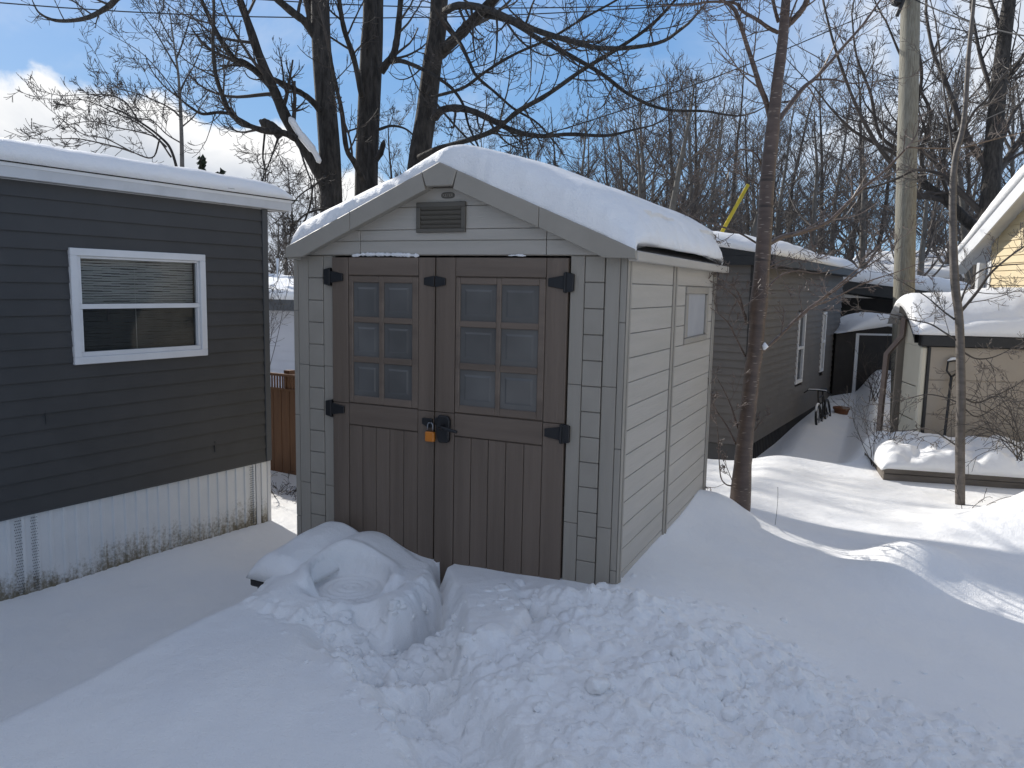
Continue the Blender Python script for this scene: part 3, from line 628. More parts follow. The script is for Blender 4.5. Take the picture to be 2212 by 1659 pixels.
# ---- snow cap of the roof
def roof_snow():
    cx=-1.205; SL=.420; n=150; m=110
    u=np.linspace(-1.215,1.275,n); v=np.linspace(-.080,2.82,m); U,Vv=np.meshgrid(u,v,indexing='ij')
    zr=2.547-SL*np.abs(U); 
    # thickness: thin on the left slope, thick rounded bolster on the right
    T=.10+.135*sstep(-.38,.12,U)-.02*sstep(.3,.9,U)+.02*fbm(U,Vv,1.6,3,7)
    T*= .86+.14*sstep(0,1.2,Vv)
    eR=np.clip((1.275-U)/.50,0,1); eL=np.clip((U+1.215)/.10,0,1); wv=.10+.20*sstep(-.1,.8,U)
    eF=np.clip((Vv+.080)/wv,0,1); eB=np.clip((2.82-Vv)/.2,0,1)
    f=lambda e: np.sqrt(np.clip(1-(1-e)**2,0,1))
    T=T*f(eR)*f(eL)*f(eF)*f(eB)
    rough=(1-f(eF)*f(eR))*sstep(.0,.35,U)
    T=T+(.030*fbm(U,Vv,10,4,8)+.02*np.abs(fbm(U,Vv,22,2,9)))*np.clip(rough*2.2,0,1)*(f(eF)*f(eR)>0.03)
    lift=f(eF)*f(eB)
    Z=zr*(1-lift)+(2.547-SL*(np.sqrt(U**2+.34**2)-.20))*lift+T
    Z=np.maximum(Z,zr+.002)
    # bulge: push the front face outward a touch, lumpy lower hem
    Yp=Vv-.03*np.sin(np.clip(eF,0,1)*math.pi)*sstep(-.1,.4,U)+.022*fbm(U,Vv,11,3,12)*(eF<.6)
    Xp=cx+U+.03*np.sin(np.clip(eR,0,1)*math.pi)+.03*fbm(U,Vv,7,3,14)*(eR<.5)-.035*sstep(.1,-.1,fbm(U*0+1,Vv,1.3,2,15))*(eR<.3)
    o=grid_mesh('roof_snow',Xp,Yp,Z,SNOW)
    # underside closes it
    me=o.data; import bmesh
    bm=bmesh.new(); bm.from_mesh(me); bd=[e for e in bm.edges if e.is_boundary]
    r=bmesh.ops.extrude_edge_only(bm,edges=bd); 
    for q in r['geom']:
        if isinstance(q,bmesh.types.BMVert): q.co.z-=.012; q.co.x=cx+(q.co.x-cx)*.985
    bmesh.ops.holes_fill(bm,edges=[e for e in bm.edges if e.is_boundary])
    bm.to_mesh(me); bm.free()
    tag(o,'thick rounded cap of snow on the roof of the grey shed','roof snow')
roof_snow()
b=MB(); q=np.array([-2.515,-.085,1.96]); b.tube([q,q-(0,0,.05),q-(.003,0,.10),q-(0,0,.165)],[.012,.009,.006,.001],7); tag(b.build('icicle',ICE,smooth=True),'single icicle hanging from the left eave corner of the grey shed','icicle')
# ---- black box half buried left of the doors
bx=empty('storage_box',(-1.9,-.4,-.45),'black box with overhanging lid, half buried in snow left of the shed doors','box')
MB().box(-2.09,-1.80,-.80,-.06,-.60,-.095).build('box_body',BLKP,bx,bevel=.008)
MB().box(-2.12,-1.78,-.83,-.045,-.095,-.045).build('lid',BLKP,bx,bevel=.01)
def cap_snow(name,x0,x1,y0,y1,zf,hf,lab,cat,n=60,m=60,edge=.16,lump=.02,seed=1,rotm=None,org=None):
    u=np.linspace(0,1,n); v=np.linspace(0,1,m); U,V=np.meshgrid(u,v,indexing='ij')
    x=x0+(x1-x0)*U; y=y0+(y1-y0)*V
    e=lambda t,L: np.sqrt(np.clip(1-(1-np.clip(np.minimum(t,1-t)*L/edge,0,1))**2,0,1))
    T=hf(x,y)*e(U,abs(x1-x0))*e(V,abs(y1-y0))+lump*fbm(x,y,3,3,seed)*e(U,abs(x1-x0))*e(V,abs(y1-y0))
    base=zf(x,y); z=base+np.maximum(T,0)
    if rotm is not None:
        Pq=np.stack([x,y,z],-1)@rotm.T+np.array(org); x,y,z=Pq[...,0],Pq[...,1],Pq[...,2]
    o=grid_mesh(name,x,y,z,SNOW)
    import bmesh
    bm=bmesh.new(); bm.from_mesh(o.data); bmesh.ops.holes_fill(bm,edges=[e_ for e_ in bm.edges if e_.is_boundary]); bm.to_mesh(o.data); bm.free()
    return tag(o,lab,cat)
cap_snow('box_snow',-2.14,-1.71,-.84,-.03,lambda x,y:-.043+0*x,lambda x,y:(.15+.05*sstep(-.8,-.2,y))*(1-.45*sstep(-1.95,-1.68,x)),'smooth pillow of snow on the black box beside the shed doors','snow',edge=.13,lump=.02,seed=91)


# ------------------------------------------------------------------ mobile home on the left
D1=np.array([.1073,.9942,0]); N1=np.array([.9942,-.1073,0])       # along its long wall / out of it
C1=np.array([-3.83,1.24,0])                                       # far right corner
def lapsiding(mb,L0,L1,z0,z1,course,t=.012,holes=(),y=0.0):
    # wall in the local frame: x along, y out, z up; lapped courses with their bottom edge proud
    z=z0
    while z<z1-1e-4:
        zt=min(z+course,z1); segs=[(L0,L1)]
        for (a,b,c,d) in holes:
            if zt>c+1e-4 and z<d-1e-4:
                ns=[]
                for (p,q) in segs:
                    if a>p: ns.append((p,min(a,q)))
                    if b<q: ns.append((max(b,p),q))
                segs=[w for w in ns if w[1]-w[0]>.003]
        for (p,q) in segs:
            mb.add([(p,y+t,z),(q,y+t,z),(q,y+.001,zt),(p,y+.001,zt),(p,y-.004,z),(q,y-.004,z)],[(0,1,2,3),(4,5,1,0),(0,3,4),(1,5,2)])
        z=zt
MH=empty('mobile_home',(-5.2,-2.0,-.5),'charcoal clapboard mobile home with stained white skirting, filling the left side','house')
def home_left():
    F=lambda: MB().frame(C1,-D1,N1)          # local x: from the corner toward the camera side
    L=9.0; zs0,zs1=.13,2.455
    # window position on the wall
    def loc(px,py): p=onpl(px,py,C1,N1)-C1; return (-(p@D1),p[2])
    a=loc(440,552); b=loc(147,533); c=loc(155,785); d=loc(443,770)
    wx0,wx1=(a[0]+d[0])/2,(b[0]+c[0])/2; wz0,wz1=(c[1]+d[1])/2,(a[1]+b[1])/2
    s=F(); lapsiding(s,.05,L,zs0,zs1,.1165,.013,[(wx0+.02,wx1-.02,wz0+.02,wz1-.02)])
    j=s
    for (x,z) in ((.62,.30),(2.6,2.18),(1.55,1.48),(2.05,.75)): j.box(x,x+.002,-.002,.0142,z,z+.1)
    s.build('siding',CHAR,MH)
    t=F(); t.box(-.012,.052,-.05,.02,zs0-.01,zs1); t.build('corner_trim',CHARG,MH,bevel=.004)
    # skirting: corrugated sheet with perforated vent strips
    k=F(); x=0.0; xs=[];ys=[]
    while x<L:
        xs+=[x,x+.062,x+.070,x+.090]; ys+=[.0,.0,.011,.011]; x+=.098
    v=[];f=[]
    for i,(x_,y_) in enumerate(zip(xs,ys)): v+=[(x_,y_-.02,-.9),(x_,y_-.02,zs0-.004)]
    f=[(2*i,2*i+2,2*i+3,2*i+1) for i in range(len(xs)-1)]
    k.add(v,f); sk=k.build('skirting',SKIRT,MH)
    p=F(); p.box(-.02,.02,-.05,-.012,-.9,zs0+.0); p.box(.11,.16,-.01,-.006,-.9,zs0); p.build('skirting_corner',WHT2,sk,bevel=.003)
    q=F(); q.box(.0,L,-.02,.004,zs0-.018,zs0-.003); q.build('skirting_rail',CHARG,sk)
    for x0 in (.175,2.13,2.24,2.62): 
        pf=F()
        for ix in range(4):
            for iz in range(26): 
                z=zs0-.05-iz*.021; x=x0+.008+ix*.012+(iz%2)*.006; pf.box(x,x+.005,-.012,-.0085 if x0>0 else 0,z,z+.006)
        pf.build('vent_holes',CHARG,sk)
    # other walls so that the building is solid
    o=F(); w=4.4; o.box(.0,L,-w,-w+.1,-.9,zs1); o.box(0.0,.1,-w,-.06,-.9,zs1); o.box(L-.1,L,-w,-.06,-.9,zs1); o.box(.05,L-.02,-.45,-.40,zs0,zs1)
    o.build('end_wall',CHAR,MH)
    c0=F(); c0.box(wx1+.25,wx1+.3,-.395,-.06,zs0,zs1); c0.build('inner_wall',DK,MH)
    # roof: low pitch, white fascia
    e=F(); ez=zs1-.06; e.box(-.25,L+.2,.02,.075,ez+.062,ez+.158); e.box(-.25,-.22,-w-.1,.018,ez+.062,ez+.158)
    e.box(-.22,L+.2,-.06,.018,ez+.055,ez+.061); e.build('fascia',WHT2,MH,bevel=.004)
    l=F(); l.box(-.252,L+.2,.076,.082,ez+.135,ez+.158); l.build('drip_edge',WHT,MH)
    gr=F(); rs=random.Random(3); x=-.31
    while x<L+.2:
        w_=rs.uniform(.02,.07); gr.box(x,x+w_+.004,.03,.085+rs.uniform(0,.010),ez+.160,ez+.170+rs.random()**3*.022); x+=w_
    gr.build('shingle_edge',DIRT,MH)
    r=F(); r.prism([(.07,ez+.16),(-w/2,ez+.36),(-w-.1,ez+.16)],-.25,L+.2,axis=0); r.build('roof',BLK,MH)
    # window
    wn=F(); W_=.055
    for (x0,x1,z0,z1) in ((wx0,wx1,wz0,wz0+W_),(wx0,wx1,wz1-W_,wz1),(wx0,wx0+W_,wz0+W_,wz1-W_),(wx1-W_,wx1,wz0+W_,wz1-W_)): wn.box(x0,x1,-.03,.034,z0,z1)
    win=wn.build('window',WHT,MH,bevel=.004)
    zi0,zi1=wz0+W_,wz1-W_; xi0,xi1=wx0+W_,wx1-W_; zm=(zi0+zi1)/2+.0
    sh=F()
    for (x0,x1,z0,z1) in ((xi0,xi1,zm-.018,zm+.02),(xi0,xi1,zi0,zi0+.035),(xi0,xi0+.025,zi0+.035,zm-.018),(xi1-.03,xi1,zi0+.035,zm-.018),(xi0,xi0+.018,zm+.02,zi1),(xi1-.03,xi1,zm+.02,zi1),(xi0+.018,xi1-.03,zi1-.018,zi1)): sh.box(x0+.001,x1-.001,-.03,.016,z0+.001,z1-.001)
    sh.box(wx0+.02,wx0+.026,.0345,.036,wz0+.03,wz0+.05); sh.box(wx1-.10,wx1-.06,.0345,.036,wz0+.028,wz0+.033)
    sh.build('sash',WHT,win,bevel=.003)
    gl=bpy.data.materials.new('window_glass'); gl.use_nodes=True; nt=gl.node_tree; N=nt.nodes; b_=N['Principled BSDF']; nt.nodes.remove(b_)
    tr_=N.new('ShaderNodeBsdfTransparent'); tr_.inputs[0].default_value=(.86,.87,.87,1); gs=N.new('ShaderNodeBsdfGlossy'); gs.inputs['Roughness'].default_value=.02; fr=N.new('ShaderNodeFresnel'); fr.inputs[0].default_value=1.3; mx=N.new('ShaderNodeMixShader')
    nt.links.new(fr.outputs[0],mx.inputs[0]); nt.links.new(tr_.outputs[0],mx.inputs[1]); nt.links.new(gs.outputs[0],mx.inputs[2]); nt.links.new(mx.outputs[0],N['Material Output'].inputs[0])
    g_=F(); g_.box(xi0+.01,xi1-.01,-.012,-.009,zm,zi1-.005); g_.box(xi0+.01,xi1-.01,-.018,-.015,zi0+.01,zm)
    g_.build('window_pane',gl,win)
    bl=F(); z=zi0+.02
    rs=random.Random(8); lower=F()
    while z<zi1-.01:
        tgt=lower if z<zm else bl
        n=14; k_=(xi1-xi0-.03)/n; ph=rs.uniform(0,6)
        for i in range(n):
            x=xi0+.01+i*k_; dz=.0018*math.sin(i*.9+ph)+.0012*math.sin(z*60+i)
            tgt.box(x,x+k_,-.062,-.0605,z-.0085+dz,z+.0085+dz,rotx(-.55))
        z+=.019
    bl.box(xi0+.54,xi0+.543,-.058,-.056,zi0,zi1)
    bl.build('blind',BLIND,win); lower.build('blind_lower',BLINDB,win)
    c_=F(); n=60; xs=np.linspace(xi0-.1,xi1+.1,n); v=[];ys=-.13+.02*np.sin(xs*70)+.012*np.sin(xs*31)
    for x_,y_ in zip(xs,ys): v+=[(x_,y_,zi0-.05),(x_,y_,zi1+.05)]
    c_.add(v,[(2*i,2*i+2,2*i+3,2*i+1) for i in range(n-1)]); c_.build('curtain',CURT,win,smooth=True)
    # roof snow
    def zf(x,y): return ez+.165+np.clip(np.minimum(.10-y,y+w+.1),0,None)*(.20/(w/2+.1))
    Rm=np.array([-D1,N1,(0,0,1)]).T
    cap_snow('roof_snow',-.29,L+.2,-w-.15,.105,zf,lambda x,y:.15+.008*np.sin(x*1.1)+.0*x,'long slab of snow on the roof of the charcoal mobile home','roof snow',n=260,m=110,edge=.26,lump=.02,seed=17,rotm=Rm,org=C1)
home_left()
# ------------------------------------------------------------------ behind the gap: pale house, cedar fence, brush
ph=empty('pale_house',(-9,12,-.5),'pale grey lap sided house with snowy roof, seen through the gap left of the shed','house')
def pale():
    p0=at(560,800,16.5); p1=at(760,800,15.8); d=(p1-p0)[:2]; d=np.array([*(d/np.linalg.norm(d)),0]); n=np.array([d[1],-d[0],0])
    o=np.array([p0[0],p0[1],0.])-d*3.; F=lambda: MB().frame(o,d,n)
    top=at(600,668,16.5)[2]
    s=F(); lapsiding(s,0,6.8,-.6,top,.2,.018); s.build('siding',mat('pale_grey_siding',(.52,.52,.55),.6,(.56,.56,.58),3),ph)
    b=F(); b.box(0,6.8,-6,-.01,-.6,top-.01); b.build('end_wall',WHT2,ph)
    b=F(); b.prism([(.35,top+.0),(.35,top+.22),(-3,top+.5),(-6.3,top+.2),(-6.3,top)],-.3,7.1,axis=0); b.build('roof',CHARG,ph)
    Rm=np.array([d,n,(0,0,1)]).T
    cap_snow('roof_snow',-.3,7.1,-6.3,.36,lambda x,y: top+.22+np.clip(np.minimum(.36-y,y+6.3),0,None)*.10,lambda x,y:.20+0*x,'band of snow on the roof of the pale house behind the gap','roof snow',edge=.12,lump=.05,seed=31,rotm=Rm,org=o)
pale()
def fence():
    p0=at(570,810,9.5); p1=at(760,825,8.8); d=(p1-p0)[:2]; d=np.array([*(d/np.linalg.norm(d)),0]); n=np.array([d[1],-d[0],0])
    o=np.array([p0[0],p0[1],0.])-d*1.2; top=at(610,808,9.4)[2]; fn=empty('cedar_fence',(o[0],o[1],-.6),'orange brown cedar board fence in the gap left of the shed','fence')
    b=MB().frame(o,d,n); x=0; rs=random.Random(4)
    while x<3.0: b.box(x+.003,x+.132,-.02+rs.uniform(0,.004),.0,-.6,top-.19); x+=.135
    b.build('boards',CEDAR,fn,bevel=.003)
    c=MB().frame(o,d,n); x=0
    while x<3.0: c.box(x+.01,x+.03,-.016,-.006,top-.17,top-.02); x+=.045
    c.box(0,3,-.03,.012,top-.02,top+.01); c.box(0,3,-.03,.012,top-.19,top-.165); c.build('lattice_top',CEDAR,fn)
    for x in (.0,1.55,3.0): MB().frame(o,d,n).box(x-.045,x+.045,-.12,-.03,-.6,top+.05).build('post',CEDAR,fn)
fence()


# ------------------------------------------------------------------ brown mobile home at right behind the shed
def home_right():
    cr=onz(1611,1003,-.78); cr[2]=0; BH=empty('brown_mobile_home',(cr[0]-2,cr[1]+2,-.5),'long brown clapboard mobile home behind the right tree, with two tall white windows','house')
    F=lambda: MB().frame(cr,D1,N1)                 # x along the lane, y out into the lane
    L=7.6; top=2.20
    def loc(px,py): p=onpl(px,py,cr,N1)-cr; return ((p@D1),p[2])
    a=loc(1725,675);b=loc(1742,675);c=loc(1714,832);d=loc(1726,825); e=loc(1780,673);f=loc(1787,673);h=loc(1764,808);i=loc(1772,800)
    w1=((a[0]+c[0])/2,(b[0]+d[0])/2,(c[1]+d[1])/2,(a[1]+b[1])/2); w2=((e[0]+h[0])/2,(f[0]+i[0])/2,(h[1]+i[1])/2,(e[1]+f[1])/2)
    s=F(); lapsiding(s,.0,L,-.50,top,.1165,.024,[w1,w2]); so_=s.build('siding',BRN,BH)
    # end wall facing the camera
    s=MB().frame(cr,N1*-1,D1*-1); lapsiding(s,.06,3.2,-.50,top+.1,.1165,.024); s.build('end_siding',BRN,BH)
    k=F(); x=0;
    while x<L: k.box(x,x+.07,-.03,-.008,-1.3,-.51); k.box(x+.07,x+.10,-.03,-.016,-1.3,-.51); x+=.10
    k.build('skirting',DK,BH)
    k=MB().frame(cr,N1*-1,D1*-1); k.box(0,3.2,-.03,-.01,-1.3,-.51); k.build('end_skirting',BRN2,BH)
    t=F(); t.box(-.03,.03,-.08,.03,-1.2,top); t.build('corner_trim',DK,BH)
    o=F(); o.box(.05,L-.05,-3.2,-.03,-1.3,top-.01); o.build('core',DK,BH)
    for nm,(x0,x1,z0,z1) in (('window',w1),('window',w2)):
        wn=F(); q=.065
        for (p,r,u,v) in ((x0,x1,z0,z0+q),(x0,x1,z1-q,z1),(x0,x0+q,z0+q,z1-q),(x1-q,x1,z0+q,z1-q),(x0+q,x1-q,(z0+z1)/2-.02,(z0+z1)/2+.03)): wn.box(p,r,-.028,.035,u,v)
        wo=wn.build(nm,WHT,BH,bevel=.004); g_=F(); g_.box(x0+.02,x1-.02,-.026,-.012,z0+.02,z1-.02); g_.build('window_pane',GLASS,wo)
    e=F(); e.box(-.12,L+.1,.02,.28,top-.02,top+.12); e.box(-.12,-.07,-3.4,.02,top-.02,top+.12); e.build('fascia',DKT,BH,bevel=.004)
    r=F(); r.prism([(.28,top+.12),(-1.6,top+.40),(-3.4,top+.12)],-.12,L+.1,axis=0); r.build('roof',DKT,BH)
    Rm=np.array([D1,N1,(0,0,1)]).T
    # frame is right-handed enough for a height slab
    def zf(x,y): return top+.125+np.clip(np.minimum(.28-y,y+3.4),0,None)*.16
    cap_snow('roof_snow',-.17,L+.15,-3.4,.30,zf,lambda x,y:.20+.03*np.sin(x*.9),'thick snow on the roof of the long brown mobile home','roof snow',n=160,m=90,edge=.38,lump=.05,seed=47,rotm=Rm,org=cr)
    return cr
CRH=home_right()
# ---- dark carport block at the end of the lane
def carport():
    Z=19.0
    p=at(1790,640,Z); q=at(2110,640,Z); d=(q-p); Lx=float(np.hypot(d[0],d[1])); d=np.array([d[0]/Lx,d[1]/Lx,0]); n=np.array([d[1],-d[0],0])
    o=np.array([p[0],p[1],0.]); zl=at(1800,606,Z)[2]; zr_=at(2093,640,Z)[2]
    CP=empty('dark_carport',(o[0],o[1],-.6),'black shaded carport with sloping snowy roof at the end of the lane, behind the pole','carport')
    F=lambda: MB().frame(o,d,n)
    b=F(); b.box(-1.5,Lx+.4,-1.2,-1.1,-1.2,zr_-.1); b.build('back_wall',DK,CP)
    b=F(); b.box(.02,1.6,-.1,-.02,-1.2,1.1); b.build('side_panel',BRN2,CP)
    b=F(); b.add([(-2.5,0,zl+.30-.28),(Lx,0,zr_-.30),(Lx,0,zr_-.02),(-2.5,0,zl+.30),(-2.5,-5,zl+.02),(Lx,-5,zr_-.3),(Lx,-5,zr_-.02),(-2.5,-5,zl+.30)],[(0,1,2,3),(7,6,5,4),(0,3,7,4),(1,5,6,2),(3,2,6,7),(0,4,5,1)]); b.build('roof',DKT,CP)
    for x in (Lx*.55,Lx-.08): 
        b=F(); b.box(x,x+.1,-.15,-.05,-1.2,zr_-.05); b.build('post',DKT,CP)
    b=F(); b.box(Lx*.62,Lx*.66,-.6,-.5,1.15,1.35); b.box(Lx*.615,Lx*.665,-.62,-.48,1.35,1.40); b.build('lantern',WHT2,CP,bevel=.01)
    Rm=np.array([d,n,(0,0,1)]).T
    cap_snow('roof_snow',-2.5,Lx+.05,-5,.05,lambda x,y: zl+.30+(x+2.5)/(Lx+2.5)*(zr_-.02-zl-.30),lambda x,y:.36+.0*x,'sloping slab of snow on the roof of the dark carport','roof snow',n=90,m=60,edge=.3,lump=.06,seed=52,rotm=Rm,org=o)
    # small dark shed under it with white door frame and arched snow
    Z2=17.3; o2=at(1806,700,Z2); o2[2]=0
    DS=empty('dark_garden_shed',(o2[0]+.8,o2[1],-.6),'small black shed with white door frame at the end of the lane','shed')
    G_=lambda: MB().frame(o2,d,n)
    zt=at(1806,720,Z2)[2]; zp=at(1905,703,Z2)[2]; wv=2.1; zd=at(1858,722,Z2)[2]
    b=G_(); b.prism([(.02,-1.2),(wv,-1.2),(wv,zt-.02),(wv/2+.1,zp-.02),(.02,zt-.02)],-1.4,0); b.build('walls',DK,DS)
    xd=(1850-1806)/FPX*Z2
    b=G_(); b.box(xd,xd+.07,.001,.03,-1.2,zd-.02); b.box(xd,wv-.1,.001,.03,zd-.02,zd+.02); b.build('door_frame',WHT2,DS)
    b=G_(); b.box(xd+.075,wv-.1,.0,.012,-1.2,zd-.025); b.build('door',DK,DS)
    cap_snow('roof_snow',-.02,wv+.1,-1.5,.12,lambda x,y: zt+(zp-zt)*(1-np.abs(x-wv/2-.1)/(wv/2+.1)),lambda x,y:.26*np.clip(1-(np.abs(x-wv/2-.1)/1.0)**2,0.05,1),'arched snow on the small black shed at the end of the lane','roof snow',edge=.12,lump=.02,seed=58,rotm=Rm,org=o2)
    return o2,d,n
carport()
# ---- bicycle leaning on the brown house
def bicycle():
    o=hit(1772,915); zb=gz(o[0],o[1])-.20; o[2]=0; print('BIKE',o,CRH)
    BK=empty('bicycle',(o[0],o[1],zb),'snow dusted dark bicycle leaning on the brown house wall in the shaded lane','bicycle')
    d=D1; up=np.array([0,0,1.]); lean=np.array([-N1[0],-N1[1],0])*.12
    def P(x,z,y=0): return o+np.array([0,0,zb])+d*x+up*z+lean*z+N1*y
    r=.27; t=np.linspace(0,2*math.pi,25)
    for x in (0.,.88):
        w=MB().tube([P(x+r*math.cos(a),r+r*math.sin(a)) for a in t],.022,7).build('wheel',BLKP,BK,smooth=True)
        m=MB()
        for a in np.linspace(0,math.pi,8,endpoint=False): m.tube([P(x+r*math.cos(a),r+r*math.sin(a)),P(x-r*math.cos(a),r-r*math.sin(a))],.002,3)
        m.tube([P(x,r,-.04),P(x,r,.04)],.02,8); m.build('spokes',STEEL,w)
    f=MB(); B=(.40,.27)
    for a,b in (((.08,.62),B),((.08,.66),(.55,.66)),((.55,.74),B),(B,(.88,r)),((.55,.66),(.88,r))): f.tube([P(*a),P(*b)],.016,7)
    f.build('frame',BLK,BK); MB().tube([P(0,r,.03),P(.06,.60),P(.10,.80)],.014,6).build('fork',BLK,BK)
    MB().tube([P(.02,.74,-.24),P(.05,.80,-.16),P(.10,.80,0),P(.05,.80,.16),P(.02,.74,.24)],.013,6).build('handlebar',BLK,BK)
    s=MB(); s.box(-.13,.13,-.06,.06,-.02,.03); V=s.v[0]; s.v[0]=np.array([P(.56+v[0],.76+v[2],v[1]) for v in V]); s.build('saddle',BLKP,BK,bevel=.015)
    MB().tube([P(0.03,.76,-.20),P(.05,.815,-.15),P(.10,.815,0),P(.05,.815,.15),P(.03,.76,.20)],[.003,.009,.013,.009,.003],6).build('handlebar_snow',SNOW,BK,smooth=True)
    MB().tube([P(r*math.cos(a),r+.02+r*math.sin(a)) for a in np.linspace(.4,2.6,10)],[.006]+[.02]*8+[.006],6).build('wheel_snow',SNOW,BK,smooth=True)
bicycle()
tp=hit(1817,893); z=gz(tp[0],tp[1])
th=np.linspace(0,2*math.pi,18,endpoint=False)
def lathe(c,prof,k=18):
    mb=MB(); V=[];F=[]
    for (r,z) in prof: V+=[(c[0]+r*math.cos(a),c[1]+r*math.sin(a),c[2]+z) for a in np.linspace(0,2*math.pi,k,endpoint=False)]
    for i in range(len(prof)-1):
        for j in range(k): F.append((i*k+j,i*k+(j+1)%k,(i+1)*k+(j+1)%k,(i+1)*k+j))
    F.append(tuple(range(k-1,-1,-1))); F.append(tuple((len(prof)-1)*k+j for j in range(k))); return mb.add(V,F)
o=lathe((tp[0],tp[1],z-.05),[(.10,-.05),(.15,.14),(.165,.14),(.165,.18),(.14,.18),(.12,.12)]).build('flower_tub',POT,smooth=False); tag(o,'rusty brown tub half covered by snow behind the bicycle','tub')
# ------------------------------------------------------------------ beige resin shed at right
def beige():
    A=R_(106.); d=np.array([math.cos(A),math.sin(A),0]); f=np.array([math.sin(A),-math.cos(A),0]) # d: back along its left side; f: to the right along its front
    o=at(1992,800,10.0); o[2]=0; nfr=-d
    BS=empty('beige_shed',(o[0]+1.2,o[1]+.5,-.5),'beige resin shed with curved black trimmed roof at the right, shovel leaning on it','shed')
    zt=at(1995,748,10.0)[2]; 
    F=lambda: MB().frame(o,f,-d)     # x right, y toward camera
    W_=3.0; dep=.68
    # side: lower-left wall, roof profile arched from front eave up to the back
    b=F()
    for (z0,z1) in ((-1.2,at(1995,896,10)[2]-.006),(at(1995,896,10)[2]+.006,at(1995,820,10)[2]-.006),(at(1995,820,10)[2]+.006,zt)):
        b.box(.06,W_,-.05,.0,z0,z1)
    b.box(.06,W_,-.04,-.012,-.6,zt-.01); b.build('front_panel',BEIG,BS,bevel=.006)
    # side panel (faces left, sunlight also put into its paler colour), fluted in its height
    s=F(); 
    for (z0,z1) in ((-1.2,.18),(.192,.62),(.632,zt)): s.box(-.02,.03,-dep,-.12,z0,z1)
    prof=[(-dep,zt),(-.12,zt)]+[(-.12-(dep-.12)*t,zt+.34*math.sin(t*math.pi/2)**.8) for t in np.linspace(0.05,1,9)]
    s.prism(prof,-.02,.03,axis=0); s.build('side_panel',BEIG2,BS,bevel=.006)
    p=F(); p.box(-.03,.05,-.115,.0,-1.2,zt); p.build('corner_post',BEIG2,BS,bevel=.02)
    k=F(); k.box(.052,.085,-.06,.006,-.6,zt-.005); k.build('corner_gap',BLKP,BS)
    t=F(); t.box(-.06,W_+.05,-.06,.08,zt+.002,zt+.15); t.build('eave_trim',BLKP,BS,bevel=.015)
    a=F()
    n=14; V=[];FF=[]
    for i in range(n+1):
        tt=i/n; y=-.06-(dep+.02)*tt; z=zt+.14+.36*math.sin(tt*math.pi/2)**.8; V+=[(-.10,y,z-.10),(-.10,y,z),(W_,y,z),(W_,y,z-.1)]
    for i in range(n): 
        for j in range(3): FF.append((4*i+j,4*i+j+1,4*i+5+j,4*i+4+j))
        FF.append((4*i+3,4*i,4*i+4,4*i+7))
    a.add(V,FF); a.build('roof',BLKP,BS)
    bk=F(); bk.box(.0,W_,-dep-.4,-dep-.35,-.6,zt+.3); bk.box(W_-.05,W_,-dep-.4,-.02,-.6,zt); bk.build('back_wall',BEIG,BS)
    # downpipe
    g=F(); y=-dep-.06
    g.tube([(-.06,y+.1,zt+.36),(-.07,y+.1,zt+.10),(-.22,y,zt-.16),(-.24,y,.25),(-.25,y,-1.2)],.042,4); g.build('downpipe',GUT,BS)
    Rm=np.array([f,-d,(0,0,1)]).T
    def zf(x,y): tt=np.clip((-.06-y)/(dep+.02),0,1); return zt+.152+.36*np.sin(tt*math.pi/2)**.8*(y>-dep-.1)+np.where(y<-dep-.1,.36-.36*np.clip((-dep-.1-y)/.4,0,1)**2,0)
    cap_snow('roof_snow',-.13,W_+.05,-dep-.45,.10,zf,lambda x,y:.16+.10*sstep(.2,1.2,x)*(1-.6*sstep(1.5,2.8,x))+0*x,'rounded white snow dome on the beige resin shed','roof snow',n=130,m=80,edge=.22,lump=.02,seed=61,rotm=Rm,org=o)
    # snow drift heaped against its front: part of the yard
    # shovel
    so1=o+f*.62-d*.05; zb=-.12
    SV=empty('snow_shovel',(so1[0],so1[1],zb),'long handled shovel with D grip leaning on the front of the beige shed','shovel')
    P=lambda x,y,z: o+f*x-d*y+np.array([0,0,z])
    MB().tube([P(.24,.24,-.12),P(.33,.06,.78)],.017,7).build('shaft',DKT,SV)
    MB().tube([P(.33,.06,.78),P(.27,.06,.86),P(.28,.05,.97),P(.36,.045,.99),P(.43,.05,.97),P(.42,.06,.86),P(.34,.06,.79)],.014,6).build('grip',BLKP,SV,smooth=True)
    b=MB().frame(P(.24,.24,-.12),f,-d); b.box(-.12,.12,-.01,.012,-.30,.05); b.build('blade',BLKP,SV,bevel=.01)
    MB().tube([P(.27,.05,.985),P(.32,.045,1.01),P(.38,.045,1.015),P(.43,.05,.985)],[.006,.02,.02,.005],6).build('grip_snow',SNOW,SV,smooth=True)
beige()
